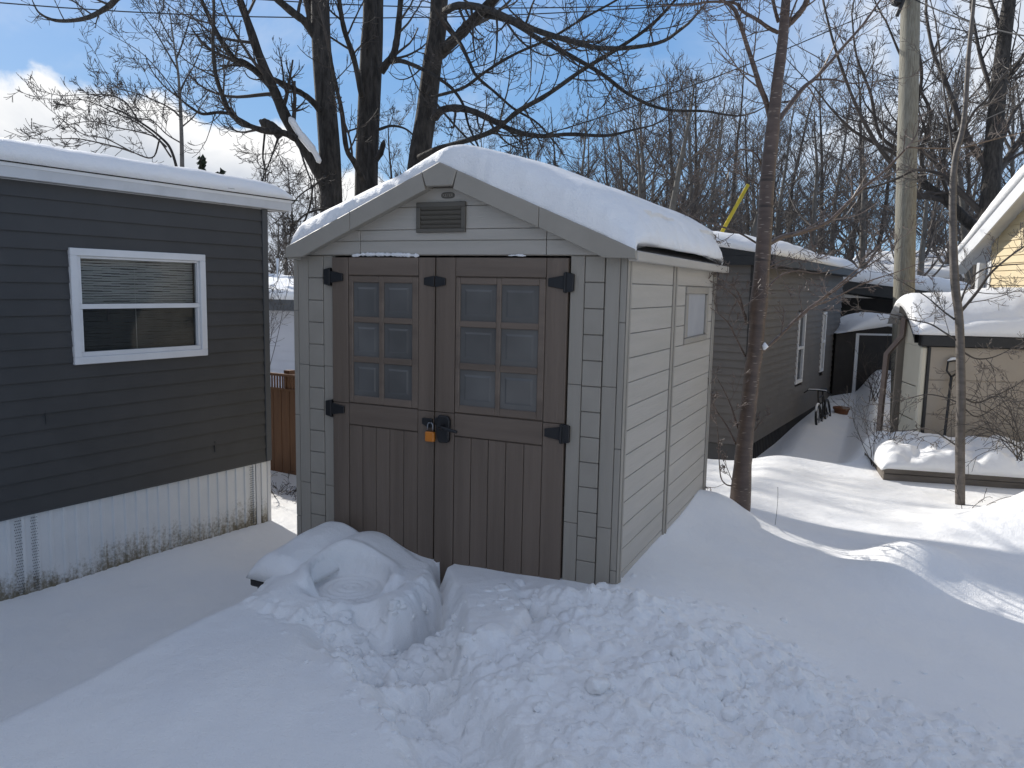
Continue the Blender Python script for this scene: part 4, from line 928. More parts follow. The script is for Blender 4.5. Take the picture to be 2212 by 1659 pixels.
# ---- raised bed edged in grey timber
def bed():
    a=onz(1908,1030,-.27); b=onz(2212,1052,-.27); d=b-a; L=float(np.hypot(d[0],d[1]))+1.0; d=np.array([*(d[:2]/np.hypot(d[0],d[1])),0]); n=np.array([d[1],-d[0],0]); o=np.array([a[0],a[1],0.])
    RB=empty('raised_bed',(o[0]+1,o[1]+.4,-.5),'raised garden bed edged with weathered grey timber in front of the beige shed','raised bed')
    m=MB().frame(o,d,n); m.box(0,L,-.09,0,-.6,-.23); m.box(-.0,L,-.085,.006,-.225,-.16); m.build('front_timber',TIMB,RB,bevel=.006)
    m=MB().frame(o,d,n); m.box(0,.09,-1.2,-.09,-.6,-.17); m.build('side_timber',TIMB,RB,bevel=.006)
    m=MB().frame(o,d,n); m.box(.09,L,-1.2,-.09,-.6,-.22); m.build('soil',TIMB,RB)
    Rm=np.array([d,n,(0,0,1)]).T
    cap_snow('bed_snow',-.03,L,-1.3,.03,lambda x,y:-.165-.10*sstep(0.05,-.2,x)+0*x,lambda x,y:.15+.10*np.abs(fbm(x,y,2.6,3,5))+.06*sstep(-.1,-.7,y)-.0*x,'lumpy sunlit snow heaped on the timber edged raised bed','snow',n=200,m=80,edge=.20,lump=.11,seed=65,rotm=Rm,org=o)
    # dark stake end standing behind it
    q=at(1912,972,9.2) if False else onpl(1936,965,o-n*1.35,n)
    p=MB(); p.box(q[0]-.022,q[0]+.022,q[1]-.022,q[1]+.022,-.6,q[2]+.03); tag(p.build('stake',BLK,bevel=.008),'short black stake poking from the snow at the left corner of the beige shed','stake')
bed()
# ---- yellow house at far right
def yellow():
    Z=14.5; A=R_(111.); d=np.array([math.cos(A),math.sin(A),0]) ; n=np.array([-d[1],d[0],0]) ; n=-np.array([d[1],-d[0],0])
    c=at(2128,700,Z); c[2]=0
    YH=empty('yellow_house',(c[0]+1,c[1]-1,-.5),'sunlit yellow clapboard house with white rake board at the right edge','house')
    F=lambda: MB().frame(c,-d,n)          # x toward the camera, y out to the left (sun side)
    def loc(px,py): p=onpl(px,py,c,n)-c; return (-(p@d),p[2])
    # rake line from eave (far, left) up to the right
    e0=loc(2103,572); e1=loc(2212,452); sl=(e1[1]-e0[1])/(e1[0]-e0[0]); L=9.
    s=F(); z=-.6
    while z<e0[1]+sl*L*.5:
        x0=max(0,(z-e0[1])/sl+e0[0]) if z>e0[1]-.02 else 0
        s.add([(x0,.02,z),(L,.02,z),(L,.002,z+.13),(x0,.002,z+.13),(x0,-.01,z),(L,-.01,z)],[(0,1,2,3),(4,5,1,0)]); z+=.13
    s.build('siding',YEL,YH)
    b=F(); b.prism([(0,-.6),(L,-.6),(L,e0[1]+sl*L*.5),(L*.5,e0[1]+sl*L*.5),(0,e0[1]-.15)],-3,-.012); b.build('core',WHT2,YH)
    b=F(); b.box(-.06,.07,-.05,.03,-.6,e0[1]+.05); b.build('corner_trim',WHT,YH)
    def P(x,dz): return (x,e0[1]+sl*(x-e0[0])+dz)
    xa=e0[0]-.3; xb=L*.5
    b=F(); b.prism([P(xa,-.02),P(xb,-.02),P(xb,.24),P(xa,.24)],.24,.27); b.build('rake_board',WHT,YH,bevel=.005)
    b=F(); b.prism([P(xa,.0),P(xb,.0),P(xb,.02),P(xa,.02)],.0,.24); b.build('soffit',WHT2,YH)
    b=F(); b.prism([P(xa,.19),P(xb,.19),P(xb,.245),P(xa,.245)],-4,.235); b.build('roof',WHT2,YH)
    b=F(); b.box(-.22,-.10,.02,.14,-.6,e0[1]+.02); b.build('gutter_pipe',WHT2,YH,bevel=.01)
    sn=F(); n_=40; V=[];FF=[]
    xs=np.linspace(xa,xb,n_)
    rs=random.Random(6)
    for x in xs:
        t=.24+.05*math.sin(x*2.1)+.02*rs.random(); 
        for (y,k) in ((.27,0),(.29,.5),(.26,.85),(.14,1),(-1,1.05),(-4,1),(-4,0)): V.append((x,y,e0[1]+sl*(x-e0[0])+.25+t*k))
    m=7
    for i in range(n_-1):
        for j in range(m): FF.append((i*m+j,(i+1)*m+j,(i+1)*m+(j+1)%m,i*m+(j+1)%m))
    FF.append(tuple(range(m))); FF.append(tuple((n_-1)*m+j for j in range(m-1,-1,-1)))
    sn.add(V,FF); o=sn.build('roof_snow',SNOW,smooth=True); tag(o,'bright snow on the steep roof of the yellow house at the right edge','roof snow')
yellow()
def behind():
    E=empty('neighbour_house',(0,-13,-.5),'dark mobile home behind the viewer, mirrored in the shed door panes','house')
    b=MB(); b.box(-9,9,-17,-13,-.5,2.5); b.build('walls',BRN2,E)
    b=MB(); b.prism([(-12.7,2.5),(-15,3.3),(-17.3,2.5)],-9.3,9.3,axis=0); b.build('roof',DKT,E)
    cap_snow('roof_snow',-9.4,9.4,-17.4,-12.6,lambda x,y:2.52+np.clip(2.3-np.abs(y+15),0,None)*.35,lambda x,y:.25+0*x,'snow on the roof of the dark home behind the viewer','roof snow',edge=.3,lump=.05,seed=3)
behind()
# ---- far snowy roofs
def far_house(px,py,Z,w,h,dep,lab):
    p=at(px,py,Z); A=R_(84+90); d=np.array([-math.cos(A),-math.sin(A),0]); n=np.array([d[1],-d[0],0]); o=np.array([p[0],p[1],0.]); z=p[2]
    E=empty('far_house',(o[0],o[1],0),lab+' behind the woods edge','house')
    b=MB().frame(o,d,n); b.box(0,w,-dep,0,-.5,z); b.build('walls',CHARG,E)
    b=MB().frame(o,d,n); b.prism([(.3,z),(-dep/2,z+h),(-dep-.3,z)],-.3,w+.3,axis=0); b.build('roof',BLK,E)
    Rm=np.array([d,n,(0,0,1)]).T
    cap_snow('roof_snow',-.3,w+.3,-dep-.3,.3,lambda x,y: z+.02+h*np.clip(1-np.abs(y+dep/2)/(dep/2+.3),0,1),lambda x,y:.3+0*x,'snow on '+lab.replace('house','house roof'),'roof snow',n=40,m=40,edge=.3,lump=.1,seed=int(px),rotm=Rm,org=o)
far_house(1835,600,30,4.5,.85,6,'low far house left of the utility pole')
far_house(1990,598,34,7,1.1,7,'larger far house right of the utility pole')
# ------------------------------------------------------------------ utility pole, wires, guy guard
def pole():
    b0=at(1951,705,12.6); b1=at(1967,0,12.6); dirv=(b1-b0)/np.linalg.norm(b1-b0)
    base=b0-dirv*2.3; top=b1+dirv*2.6
    UP=empty('utility_pole',tuple(base),'weathered wooden utility pole behind the beige shed','utility pole')
    P=[base+(top-base)*t for t in np.linspace(0,1,12)]; MB().tube(P,np.linspace(.165,.135,12),20).build('pole',POLE,UP,smooth=True)
    q=at(1953,12,12.5); r=MB(); c=q; 
    x0=at(1938,0,12.45); r.tube([x0-np.array([0,0,.10]),x0-np.array([0,0,.06]),x0+np.array([0,0,.7])],[.02,.085,.085],12); r.build('riser_box',BLKP,UP)
    w=at(1946,20,12.42); MB().tube([w+np.array([-.05,0,-.1]),w+np.array([.0,0,.05]),w+np.array([.12,0,.45])],.03,8).build('bracket',BLK,UP)
pole()
def cable(pts,r,name,lab,n=24):
    P=[];
    for (a,b) in zip(pts[:-1],pts[1:]):
        A=at(*a);B=at(*b)
        for t in np.linspace(0,1,n,endpoint=False): P.append(A+(B-A)*t)
    P.append(at(*pts[-1])); P=np.array(P)
    k=np.linspace(0,1,len(P)); 
    o=MB().tube(P,r,5).build(name,RUB); tag(o,lab,'wire')
def arc(p,q,sag,n=16):
    return [(p[0]+(q[0]-p[0])*t,p[1]+(q[1]-p[1])*t+4*sag*t*(1-t),p[2]+(q[2]-p[2])*t) for t in np.linspace(0,1,n)]
cable(arc((-150,-8,13),(1950,-40,15),62),.011,'overhead_wire','thin black overhead wire crossing the sky, lower of the pair at the top')
cable(arc((420,-12,13),(1950,-30,15),38),.011,'overhead_wire','thin black overhead wire crossing the sky, upper of the pair at the top')
cable(arc((1080,318,9.5),(1960,-10,12.5),22),.008,'service_cable','slanting black cable rising from the shed roof to the utility pole')
cable(arc((1975,318,12.4),(2260,196,9),6),.008,'service_cable','black cable leaving the utility pole toward the right edge')
cable(arc((1968,-5,12.4),(2280,86,9),16),.010,'service_cable','curved dark cable high up from the pole top to the right edge')
p0=at(1549,520,20); p1=at(1616,399,20); GG=MB().tube([p0-(p1-p0)*1.3,p0,p1],[.05,.05,.045],10); tag(GG.build('guy_wire_guard',YPL,smooth=True),'bright yellow slanting guy wire guard behind the shed roof','guy wire guard')


# ------------------------------------------------------------------ trees
def norm(v): return v/(np.linalg.norm(v)+1e-12)
def rand_perp(d,rs):
    v=np.array([rs.gauss(0,1) for _ in range(3)]); v-=d*(v@d); return norm(v)
def spline(P,n):
    # Catmull-Rom through control points
    P=np.asarray(P,float); 
    if len(P)<3: return np.array([P[0]+(P[-1]-P[0])*t for t in np.linspace(0,1,n)])
    Q=np.vstack([2*P[0]-P[1],P,2*P[-1]-P[-2]]); m=len(P)-1; out=[]
    for t in np.linspace(0,m,n):
        i=min(int(t),m-1); u=t-i; a,b,c,d=Q[i:i+4]
        out.append(.5*((2*b)+(-a+c)*u+(2*a-5*b+4*c-d)*u*u+(-a+3*b-3*c+d)*u**3))
    return np.array(out)
def twig(mb,p,d,L,r,lvl,rs,S):
    n=max(4,int(5+lvl*2)); P=[np.array(p)]; dd=norm(np.array(d,float)); st=L/n; dirs=[dd]
    for i in range(n):
        t=i/n
        trop=S['droop']*(1-t)*(-1)+S['up']*t
        dd=norm(dd+np.array([rs.gauss(0,1)*S['wig'],rs.gauss(0,1)*S['wig'],rs.gauss(0,1)*S['wig']*.7+trop])); P.append(P[-1]+dd*st); dirs.append(dd)
    R=np.linspace(r,max(r*.35,S['rmin']),n+1); mb.tube(P,R,S['k'] if r>.012 else 3,cap=False)
    if lvl<=0: 
        return
    nk=S['kids'][min(lvl,len(S['kids'])-1)]; nk=max(1,int(nk*rs.uniform(.75,1.25)))
    for j in range(nk):
        t=rs.uniform(S.get('t0',.18),.98); i=min(int(t*n),n-1); q=P[i]+(P[i+1]-P[i])*(t*n-i)
        a=R_(rs.uniform(*S['ang'])); e=norm(dirs[i]*math.cos(a)+rand_perp(dirs[i],rs)*math.sin(a))
        twig(mb,q,e,L*rs.uniform(*S['len'])*(1-.35*t),max(R[i]*.55,S['rmin']),lvl-1,rs,S)
S_MAPLE=dict(droop=.05,up=.30,wig=.065,rmin=.0032,k=5,kids=[0,4,6,7],ang=(28,68),len=(.35,.62))
S_FINE=dict(droop=.0,up=.14,wig=.08,rmin=.0022,k=4,kids=[0,4,6,7],ang=(28,62),len=(.35,.6))
def limb(mb,tw,ctrl,r0,r1,rs,S,lvl=2,nt=10,tl=1.0,k=8,t0=.2,n=None):
    # ctrl: (px,py,Z) control points; hand-placed limb, then side twigs grown on it
    P=spline([at(*c) for c in ctrl],n or max(8,len(ctrl)*4)); m=len(P)
    L=np.linalg.norm(np.diff(P,axis=0),axis=1).sum()
    R=np.linspace(r0,r1,m)*(1+.05*np.array([rs.gauss(0,1) for _ in range(m)])); mb.tube(P,R,k)
    for j in range(nt):
        t=t0+(1-t0)*(j+rs.random())/nt; i=min(int(t*(m-1)),m-2); q=P[i]+(P[i+1]-P[i])*(t*(m-1)-i); d=norm(P[i+1]-P[i])
        a=R_(rs.uniform(30,75)); e=norm(d*math.cos(a)+rand_perp(d,rs)*math.sin(a))
        twig(tw,q,e,tl*rs.uniform(.5,1.25)*(1-.3*t),max(R[i]*.42,S['rmin']*1.3),lvl,rs,S)
    twig(tw,P[-1],norm(P[-1]-P[-2]),tl,R[-1],lvl,rs,S)
def finish(name,loc,label,trunk,branches,tw,mt,mb_,mtw,group=None,cat='tree'):
    E=empty(name,tuple(loc),label,cat,group)
    if trunk: trunk.build('trunk',mt,E,smooth=True)
    if branches and branches.v: branches.build('branches',mb_,E,smooth=True)
    if tw and tw.v: tw.build('twigs',mtw,E)
    return E
def ctl(pts,Z,dz=0): return [(a,b,Z+dz*i) for i,(a,b) in enumerate(pts)]
# ---- A: left big maple, trunk plus the snowy forked limb
rs=random.Random(101); T=MB();B=MB();K=MB(); Z=11.0
P=spline([at(718,640,Z),at(716,470,Z),at(712,330,Z),at(702,200,Z),at(694,90,Z),at(690,-60,Z),at(684,-300,Z)],40); T.tube(P,np.linspace(.168,.115,40),16)
base=at(718,640,Z)
base[2]=-.4; T.tube([base+(P[0]-base)*t for t in np.linspace(0,1,6)],.195,16)
limb(B,K,ctl([(716,430),(690,375),(655,312),(622,262),(592,195),(560,120),(536,50),(508,-30),(480,-120)],Z,-.12),.095,.038,rs,S_MAPLE,2,9,1.1,10,.3)
limb(B,K,ctl([(640,300),(612,287),(575,283),(540,272),(500,247),(480,205),(466,160),(460,95),(462,30),(460,-50)],Z-.4,-.12),.048,.016,rs,S_MAPLE,2,10,.9,8)
limb(B,K,ctl([(606,292),(590,276),(568,264)],Z-.5,0),.075,.06,rs,S_MAPLE,0,0,.05,8)
limb(B,K,ctl([(497,245),(470,243),(437,246),(412,232),(393,217)],Z-.6,-.1),.026,.012,rs,S_MAPLE,2,7,.7,6)
limb(B,K,ctl([(588,190),(560,160),(528,135),(505,125),(468,70),(440,10),(418,-40)],Z-.3,-.1),.05,.02,rs,S_MAPLE,2,9,1.0,8)
limb(B,K,ctl([(528,141),(505,141),(482,142)],Z-.4,0),.022,.015,rs,S_MAPLE,0,0,.1,6)
limb(B,K,ctl([(692,240),(670,215),(640,195),(600,176),(560,158),(528,140)],Z-.2,-.05),.045,.03,rs,S_MAPLE,2,5,.8,7)
limb(B,K,ctl([(690,90),(662,50),(630,25),(590,-10),(540,-60)],Z,-.1),.07,.04,rs,S_MAPLE,2,4,1.2,8)
limb(B,K,ctl([(700,110),(680,60),(664,0),(655,-60)],Z+.2,0),.07,.06,rs,S_MAPLE,2,3,1.2,8)
for c in ([(572,286),(568,340),(574,378),(566,420)],[(640,297),(660,360),(672,395),(676,440)],[(600,300),(584,345),(562,400)],[(703,380),(680,400),(650,420),(622,452)],[(716,450),(680,455),(650,470),(630,500),(622,540)],[(676,400),(668,450),(640,520),(618,560)]):
    limb(B,K,ctl(c,Z-.5,-.15),.016,.006,rs,S_MAPLE,2,7,.55,5)
finish('maple_tree',base,'big dark bare tree behind the shed, leftmost, snow lying on its left limb',T,B,K,BARK,BARK,TWIG,'big bare trees close behind the shed')
P=spline([at(620,262,Z-.45),at(640,295,Z-.4),at(658,318,Z-.35),at(674,338,Z-.3),at(686,362,Z-.25)],22); r=np.array([.02]+[.055]*6+[.065]*8+[.045]*6+[.01]); o=MB().tube(P+np.array([0,0,.055])+CR*.035,r*.85,9).build('branch_snow',SNOW,smooth=True); tag(o,'line of snow lying in the fork of the leftmost big tree','snow')
# ---- B: double trunk
rs=random.Random(102); T=MB();B=MB();K=MB(); Z=11.7
P=spline([at(792,640,Z),at(793,410,Z),at(796,300,Z),at(801,200,Z),at(806,100,Z),at(808,0,Z),at(812,-300,Z)],40); T.tube(P,np.linspace(.165,.135,40),16)
P2=spline([at(783,640,Z-.1),at(784,410,Z-.1),at(787,300,Z-.1),at(791,200,Z-.1),at(795,100,Z-.1),at(800,0,Z-.1),at(790,-300,Z-.1)],40); T.tube(P2,np.linspace(.125,.105,40),12)
base=at(792,640,Z); base[2]=-.4; T.tube([base+(P[0]-base)*t for t in np.linspace(0,1,6)],.205,16)
limb(B,K,ctl([(822,155),(836,136),(850,118),(858,80),(862,40),(868,-30),(872,-90)],Z-.3,-.05),.06,.035,rs,S_MAPLE,2,7,1.,8)
limb(B,K,ctl([(845,133),(868,132),(900,144),(935,162),(975,190),(1000,225),(1012,270),(1030,310)],Z-.4,-.2),.035,.012,rs,S_MAPLE,2,9,.9,7)
limb(B,K,ctl([(782,210),(765,130),(745,70),(735,20),(728,-40)],Z-.3,-.1),.045,.03,rs,S_MAPLE,2,8,1.,7)
limb(B,K,ctl([(785,390),(765,350),(748,320),(738,240),(722,170),(712,110)],Z-.6,-.2),.045,.02,rs,S_MAPLE,2,8,.9,7)
limb(B,K,ctl([(812,345),(822,330),(828,310)],Z-.3,0),.045,.04,rs,S_MAPLE,0,0,.05,7)
limb(B,K,ctl([(818,280),(845,272),(875,278),(900,298)],Z-.3,.2),.025,.01,rs,S_MAPLE,2,5,.6,6)
finish('maple_tree',base,'big dark bare tree behind the shed, middle one, two trunks fused together',T,B,K,BARK,BARK,TWIG,'big bare trees close behind the shed')
# ---- C: leaning trunk
rs=random.Random(103); T=MB();B=MB();K=MB(); Z=11.25
P=spline([at(885,520,Z),at(905,350,Z),at(920,250,Z),at(932,150,Z),at(945,60,Z),at(950,-20,Z),at(965,-300,Z)],40); T.tube(P,np.linspace(.165,.115,40),16)
base=at(885,600,Z); base[2]=-.4; T.tube([base+(P[0]-base)*t for t in np.linspace(0,1,6)],.18,16)
limb(B,K,ctl([(953,115),(975,92),(1000,68),(1038,28),(1070,-5),(1110,-50)],Z,-.2),.085,.06,rs,S_MAPLE,2,4,1.2,10)
limb(B,K,ctl([(960,25),(985,13),(1020,13),(1065,25),(1105,42),(1160,66),(1220,85),(1290,103),(1360,103),(1430,90),(1475,60)],Z-.3,-.35),.055,.014,rs,S_MAPLE,2,20,1.,8,.1)
limb(B,K,ctl([(1045,32),(1100,45),(1165,85),(1240,125),(1300,160),(1360,205),(1430,235),(1520,240)],Z-.5,-.4),.04,.012,rs,S_MAPLE,2,14,.9,7)
limb(B,K,ctl([(958,40),(975,65),(995,95),(1012,130),(1030,165),(1070,200),(1110,235),(1160,265),(1200,310)],Z-.3,-.2),.032,.01,rs,S_MAPLE,2,12,.8,7)
limb(B,K,ctl([(938,255),(955,238),(985,233),(1020,240),(1060,258),(1110,283),(1165,294),(1230,290),(1310,293),(1370,280)],Z-.3,-.3),.055,.012,rs,S_MAPLE,2,13,.7,8)
limb(B,K,ctl([(905,340),(950,320),(1010,303),(1070,280),(1120,240),(1180,206),(1260,150),(1330,108),(1400,60),(1450,10),(1490,-40)],Z-.8,-.3),.040,.012,rs,S_MAPLE,2,17,.8,7)
limb(B,K,ctl([(932,210),(1000,190),(1050,154),(1110,118),(1190,82),(1260,40),(1340,-5),(1380,-40)],Z-1.0,-.2),.022,.010,rs,S_MAPLE,2,12,.8,6)
limb(B,K,ctl([(928,205),(960,245),(1000,290),(1040,330)],Z-.6,-.2),.018,.008,rs,S_MAPLE,2,6,.6,6)
finish('maple_tree',base,'big dark bare tree behind the shed, rightmost, leaning with long arching limbs',T,B,K,BARK,BARK,TWIG,'big bare trees close behind the shed')
# low overhead branch entering at the top left corner
# ---- right foreground tree with smooth red-brown bark
rs=random.Random(104); T=MB();B=MB();K=MB()
bp=onz(1597,1140,-.34); Zb=float((bp-CAM)@CF); zz=lambda i: Zb-.02*i
ctr=[(1595,1140),(1599,1080),(1604,1010),(1610,940),(1618,870),(1625,800),(1631,760),(1637,680),(1644,600),(1650,520),(1657,400),(1668,290),(1672,250),(1679,180),(1690,95),(1697,10),(1706,-90),(1716,-220)]
P=spline([at(a,b,Zb-.01*i) for i,(a,b) in enumerate(ctr)],90)
R=np.interp(np.linspace(0,1,90),[0,.08,.12,.2,.40,.43,.46,.66,.70,.82,1],[.108,.102,.088,.080,.078,.092,.078,.068,.060,.052,.03]); R=R*.90*(1+.03*np.sin(np.arange(90)*1.7)*np.random.RandomState(3).rand(90))
T.tube(P,R,20)
def rl(pts,r0,r1,nt=8,tl=.5,lvl=2,dz=-.05,z0=0,k=8): limb(B,K,[(a,b,Zb+z0+dz*i) for i,(a,b) in enumerate(pts)],r0,r1,rs,S_FINE,lvl,nt,tl,k,.12)
rl([(1665,262),(1655,220),(1641,185),(1629,145),(1614,100),(1600,55),(1586,20),(1560,0),(1530,-25)],.026,.014,8,.7)
rl([(1680,262),(1705,228),(1735,190),(1760,170),(1790,138),(1830,92),(1868,48),(1905,-5)],.024,.010,9,.7,dz=.12)
rl([(1760,172),(1800,172),(1840,180),(1870,178)],.010,.005,5,.4)
rl([(1680,70),(1660,60),(1635,42),(1605,25),(1590,8),(1560,4)],.020,.012,6,.6)
rl([(1696,58),(1716,40),(1738,12),(1752,-30)],.03,.022,3,.8)
rl([(1682,48),(1674,20),(1664,-30)],.018,.014,3,.7)
rl([(1655,530),(1690,512),(1740,500),(1790,478),(1830,440),(1865,405),(1910,370),(1960,318)],.026,.010,9,.5,dz=.18)
rl([(1962,318),(2010,320),(2080,318),(2150,300),(2212,285)],.010,.006,8,.4,dz=.2,z0=1.2)
rl([(1640,765),(1680,730),(1720,690),(1755,660),(1800,630),(1860,585),(1920,545)],.017,.006,7,.45,dz=.2)
rl([(1755,662),(1800,645),(1870,610),(1930,590),(2010,560)],.010,.004,6,.4,dz=.3,z0=.6)
rl([(1720,692),(1770,650),(1830,600),(1880,560),(1940,520)],.009,.004,6,.4,dz=.25,z0=.4)
rl([(1612,690),(1600,660),(1585,638),(1562,622),(1546,613)],.014,.005,5,.35,dz=-.1)
rl([(1610,770),(1590,730),(1575,700),(1555,680),(1545,672)],.010,.004,5,.35,dz=-.08)
rl([(1612,700),(1598,640),(1580,615),(1560,605)],.010,.004,3,.3,dz=-.1)
rl([(1594,925),(1580,880),(1565,845),(1548,815)],.010,.004,4,.3,dz=-.05)
rl([(1590,960),(1570,920),(1550,890),(1540,870)],.010,.004,4,.3,dz=-.04)
rl([(1582,1050),(1568,1046),(1557,1030),(1553,985),(1551,940),(1546,900)],.007,.003,4,.2,dz=-.03)
rl([(1583,1042),(1570,1010),(1560,990)],.004,.002,3,.15)
rl([(1645,356),(1630,330),(1600,323),(1578,340),(1545,352)],.010,.004,4,.35,dz=-.1)
rl([(1640,400),(1615,385),(1590,372),(1560,370)],.008,.003,3,.3,dz=-.1)
rl([(1634,525),(1600,505),(1560,490),(1520,478),(1500,470)],.010,.004,3,.3,dz=-.1)
rl([(1630,930),(1640,915),(1648,905)],.006,.002,2,.12)
rl([(1640,590),(1665,575),(1700,560),(1740,563)],.010,.004,5,.35,dz=.1)
rl([(1646,640),(1680,600),(1720,585),(1770,590),(1830,575)],.010,.003,6,.35,dz=.15)
finish('cherry_tree',bp,'slender tree with smooth reddish brown banded bark beside the right wall of the shed',T,B,K,CHERRY,CHERRY,mat('brown_twigs',(.10,.07,.055),.5,(.15,.11,.09),8))
q=at(1652,748,Zb-.1); o=MB().tube([q+CR*.0+CU*.035,q+CU*.0,q-CU*.03-CR*.01],[.004,.035,.012],8).build('branch_snow',SNOW,smooth=True); tag(o,'small wedge of snow in the low fork of the red brown tree','snow')
# ---- thin grey tree at right
rs=random.Random(105); T=MB();B=MB();K=MB(); Z=9.6
bp=at(2074,1100,7.9*1.0); Z=float((bp-CAM)@CF)
ctr=[(2074,1105),(2074,953),(2076,853),(2074,740),(2071,680),(2064,625),(2060,553),(2058,420),(2064,340),(2077,290),(2085,233),(2092,120),(2102,20),(2110,-80)]
P=spline([at(a,b,Z) for (a,b) in ctr],60); T.tube(P,np.interp(np.linspace(0,1,60),[0,.3,.42,.6,1],[.046,.040,.042,.030,.016]),14)
def rl2(pts,r0,r1,nt=7,tl=.5,dz=.1,z0=0): limb(B,K,[(a,b,Z+z0+dz*i) for i,(a,b) in enumerate(pts)],r0,r1,rs,S_FINE,2,nt,tl,7,.1)
rl2([(2076,672),(2095,650),(2115,625),(2140,590),(2180,555),(2230,520)],.018,.008,8,.5)
rl2([(2074,655),(2090,615),(2110,590),(2150,575),(2212,570)],.012,.006,6,.5)
rl2([(2066,735),(2040,718),(2010,700),(1975,692),(1930,680),(1880,672)],.010,.004,6,.35)
rl2([(2062,690),(2035,670),(2000,640),(1950,610)],.010,.004,6,.4)
rl2([(2064,420),(2045,385),(2010,370),(1975,368),(1940,385),(1900,400),(1855,410)],.022,.008,10,.5)
rl2([(2066,400),(2058,340),(2052,280),(2040,200),(2032,130),(2020,40)],.014,.008,8,.5)
rl2([(2080,285),(2105,240),(2130,215),(2170,160),(2212,120)],.016,.008,8,.5)
rl2([(2070,965),(2045,948),(2020,932),(2000,925),(1975,928),(1940,930),(1880,910)],.009,.003,7,.3)
rl2([(2070,870),(2040,858),(2000,852),(1960,862),(1925,870)],.008,.003,6,.3)
rl2([(2082,860),(2110,870),(2150,855),(2190,835),(2212,820)],.010,.004,8,.4)
rl2([(2080,760),(2110,775),(2150,770),(2200,745)],.010,.004,8,.4)
rl2([(2080,880),(2110,900),(2150,880),(2180,860)],.008,.003,8,.35)
finish('sapling_tree',bp,'thin grey sapling with a gentle kink, in front of the beige shed',T,B,K,mat('grey_sapling_bark',(.075,.063,.052),.6,(.13,.11,.095),8,8,.4,20,(1,1,3)),TWIG,mat('sapling_twigs',(.085,.068,.055),.6,(.12,.10,.085),8))
# ---- brush at the right edge beside the bed
def brush(px,py,Z,n,L,lab,seed,S,spread=.5,r=.006,mtw=None,name='bush',lvl=2,lean=(0,0,0),cat='bush'):
    rs=random.Random(seed); K=MB(); c=at(px,py,Z)
    for i in range(n):
        a=rs.uniform(0,6.28); e=norm(np.array([math.cos(a)*spread*rs.random()**.5+lean[0],math.sin(a)*spread*rs.random()**.5+lean[1],1+lean[2]])); twig(K,c+np.array([rs.uniform(-.12,.12),rs.uniform(-.12,.12),-.05]),e,L*rs.uniform(.6,1.1),r,lvl,rs,S)
    E=empty(name,tuple(c),lab,cat); K.build('stems',mtw or TWIG,E); return E
S_ARCH=dict(droop=.0,up=-.35,wig=.10,rmin=.0025,k=4,kids=[0,4,6,6],ang=(25,60),len=(.35,.6))
brush(2225,985,7.6,16,1.0,'arching brown shrub at the right edge beside the raised bed',201,S_ARCH,.9,.007,lean=(-.5,-.1,0))
brush(1898,1000,9.5,7,.75,'scraggly bare shrub at the foot of the downpipe',202,S_FINE,.45,.006)
brush(1893,860,12.2,9,.9,'dark bare shrub in front of the black shed in the lane',203,S_FINE,.5,.007)
brush(607,1105,8.6,16,.62,'tangle of dark bare brush in the gap left of the shed',204,S_ARCH,1.2,.008)
brush(560,800,13,14,1.6,'thin bare shrub against the pale house in the gap',205,S_FINE,.7,.007)
brush(1650,1125,6.6,1,.30,'single dry stalk standing in the sunlit snow right of the red brown tree',206,S_FINE,.05,.002,lvl=0,cat='stalk',name='dry_stalk')
brush(2096,1085,7.0,3,.3,'few dry twigs poking out of the snowbank below the sapling',207,S_ARCH,.9,.003,lvl=1,lean=(.6,0,0),cat='twigs',name='dry_twigs')
# ---- top left overhanging branch (its tree stands left of the picture)
rs=random.Random(106); T=MB();B=MB();K=MB(); Z=9.0
tb=at(-500,900,9.5); tb[2]=-.5; T.tube([tb+(at(-420,-300,9.5)-tb)*t for t in np.linspace(0,1,12)],np.linspace(.22,.15,12),14)
limb(B,K,[(-425,-280,9.5),(-200,-330,9.3),(60,-250,9.1),(280,-60,9.),(250,-2,9.),(215,26,9.),(175,42,9.),(120,44,9.),(85,28,9.),(70,2,9.)],.06,.006,rs,S_FINE,1,9,.45,7,.45,60)
finish('maple_tree',tb,'bare tree whose one drooping branch hangs in at the top left corner',T,B,K,BARK,BARK,TWIG)
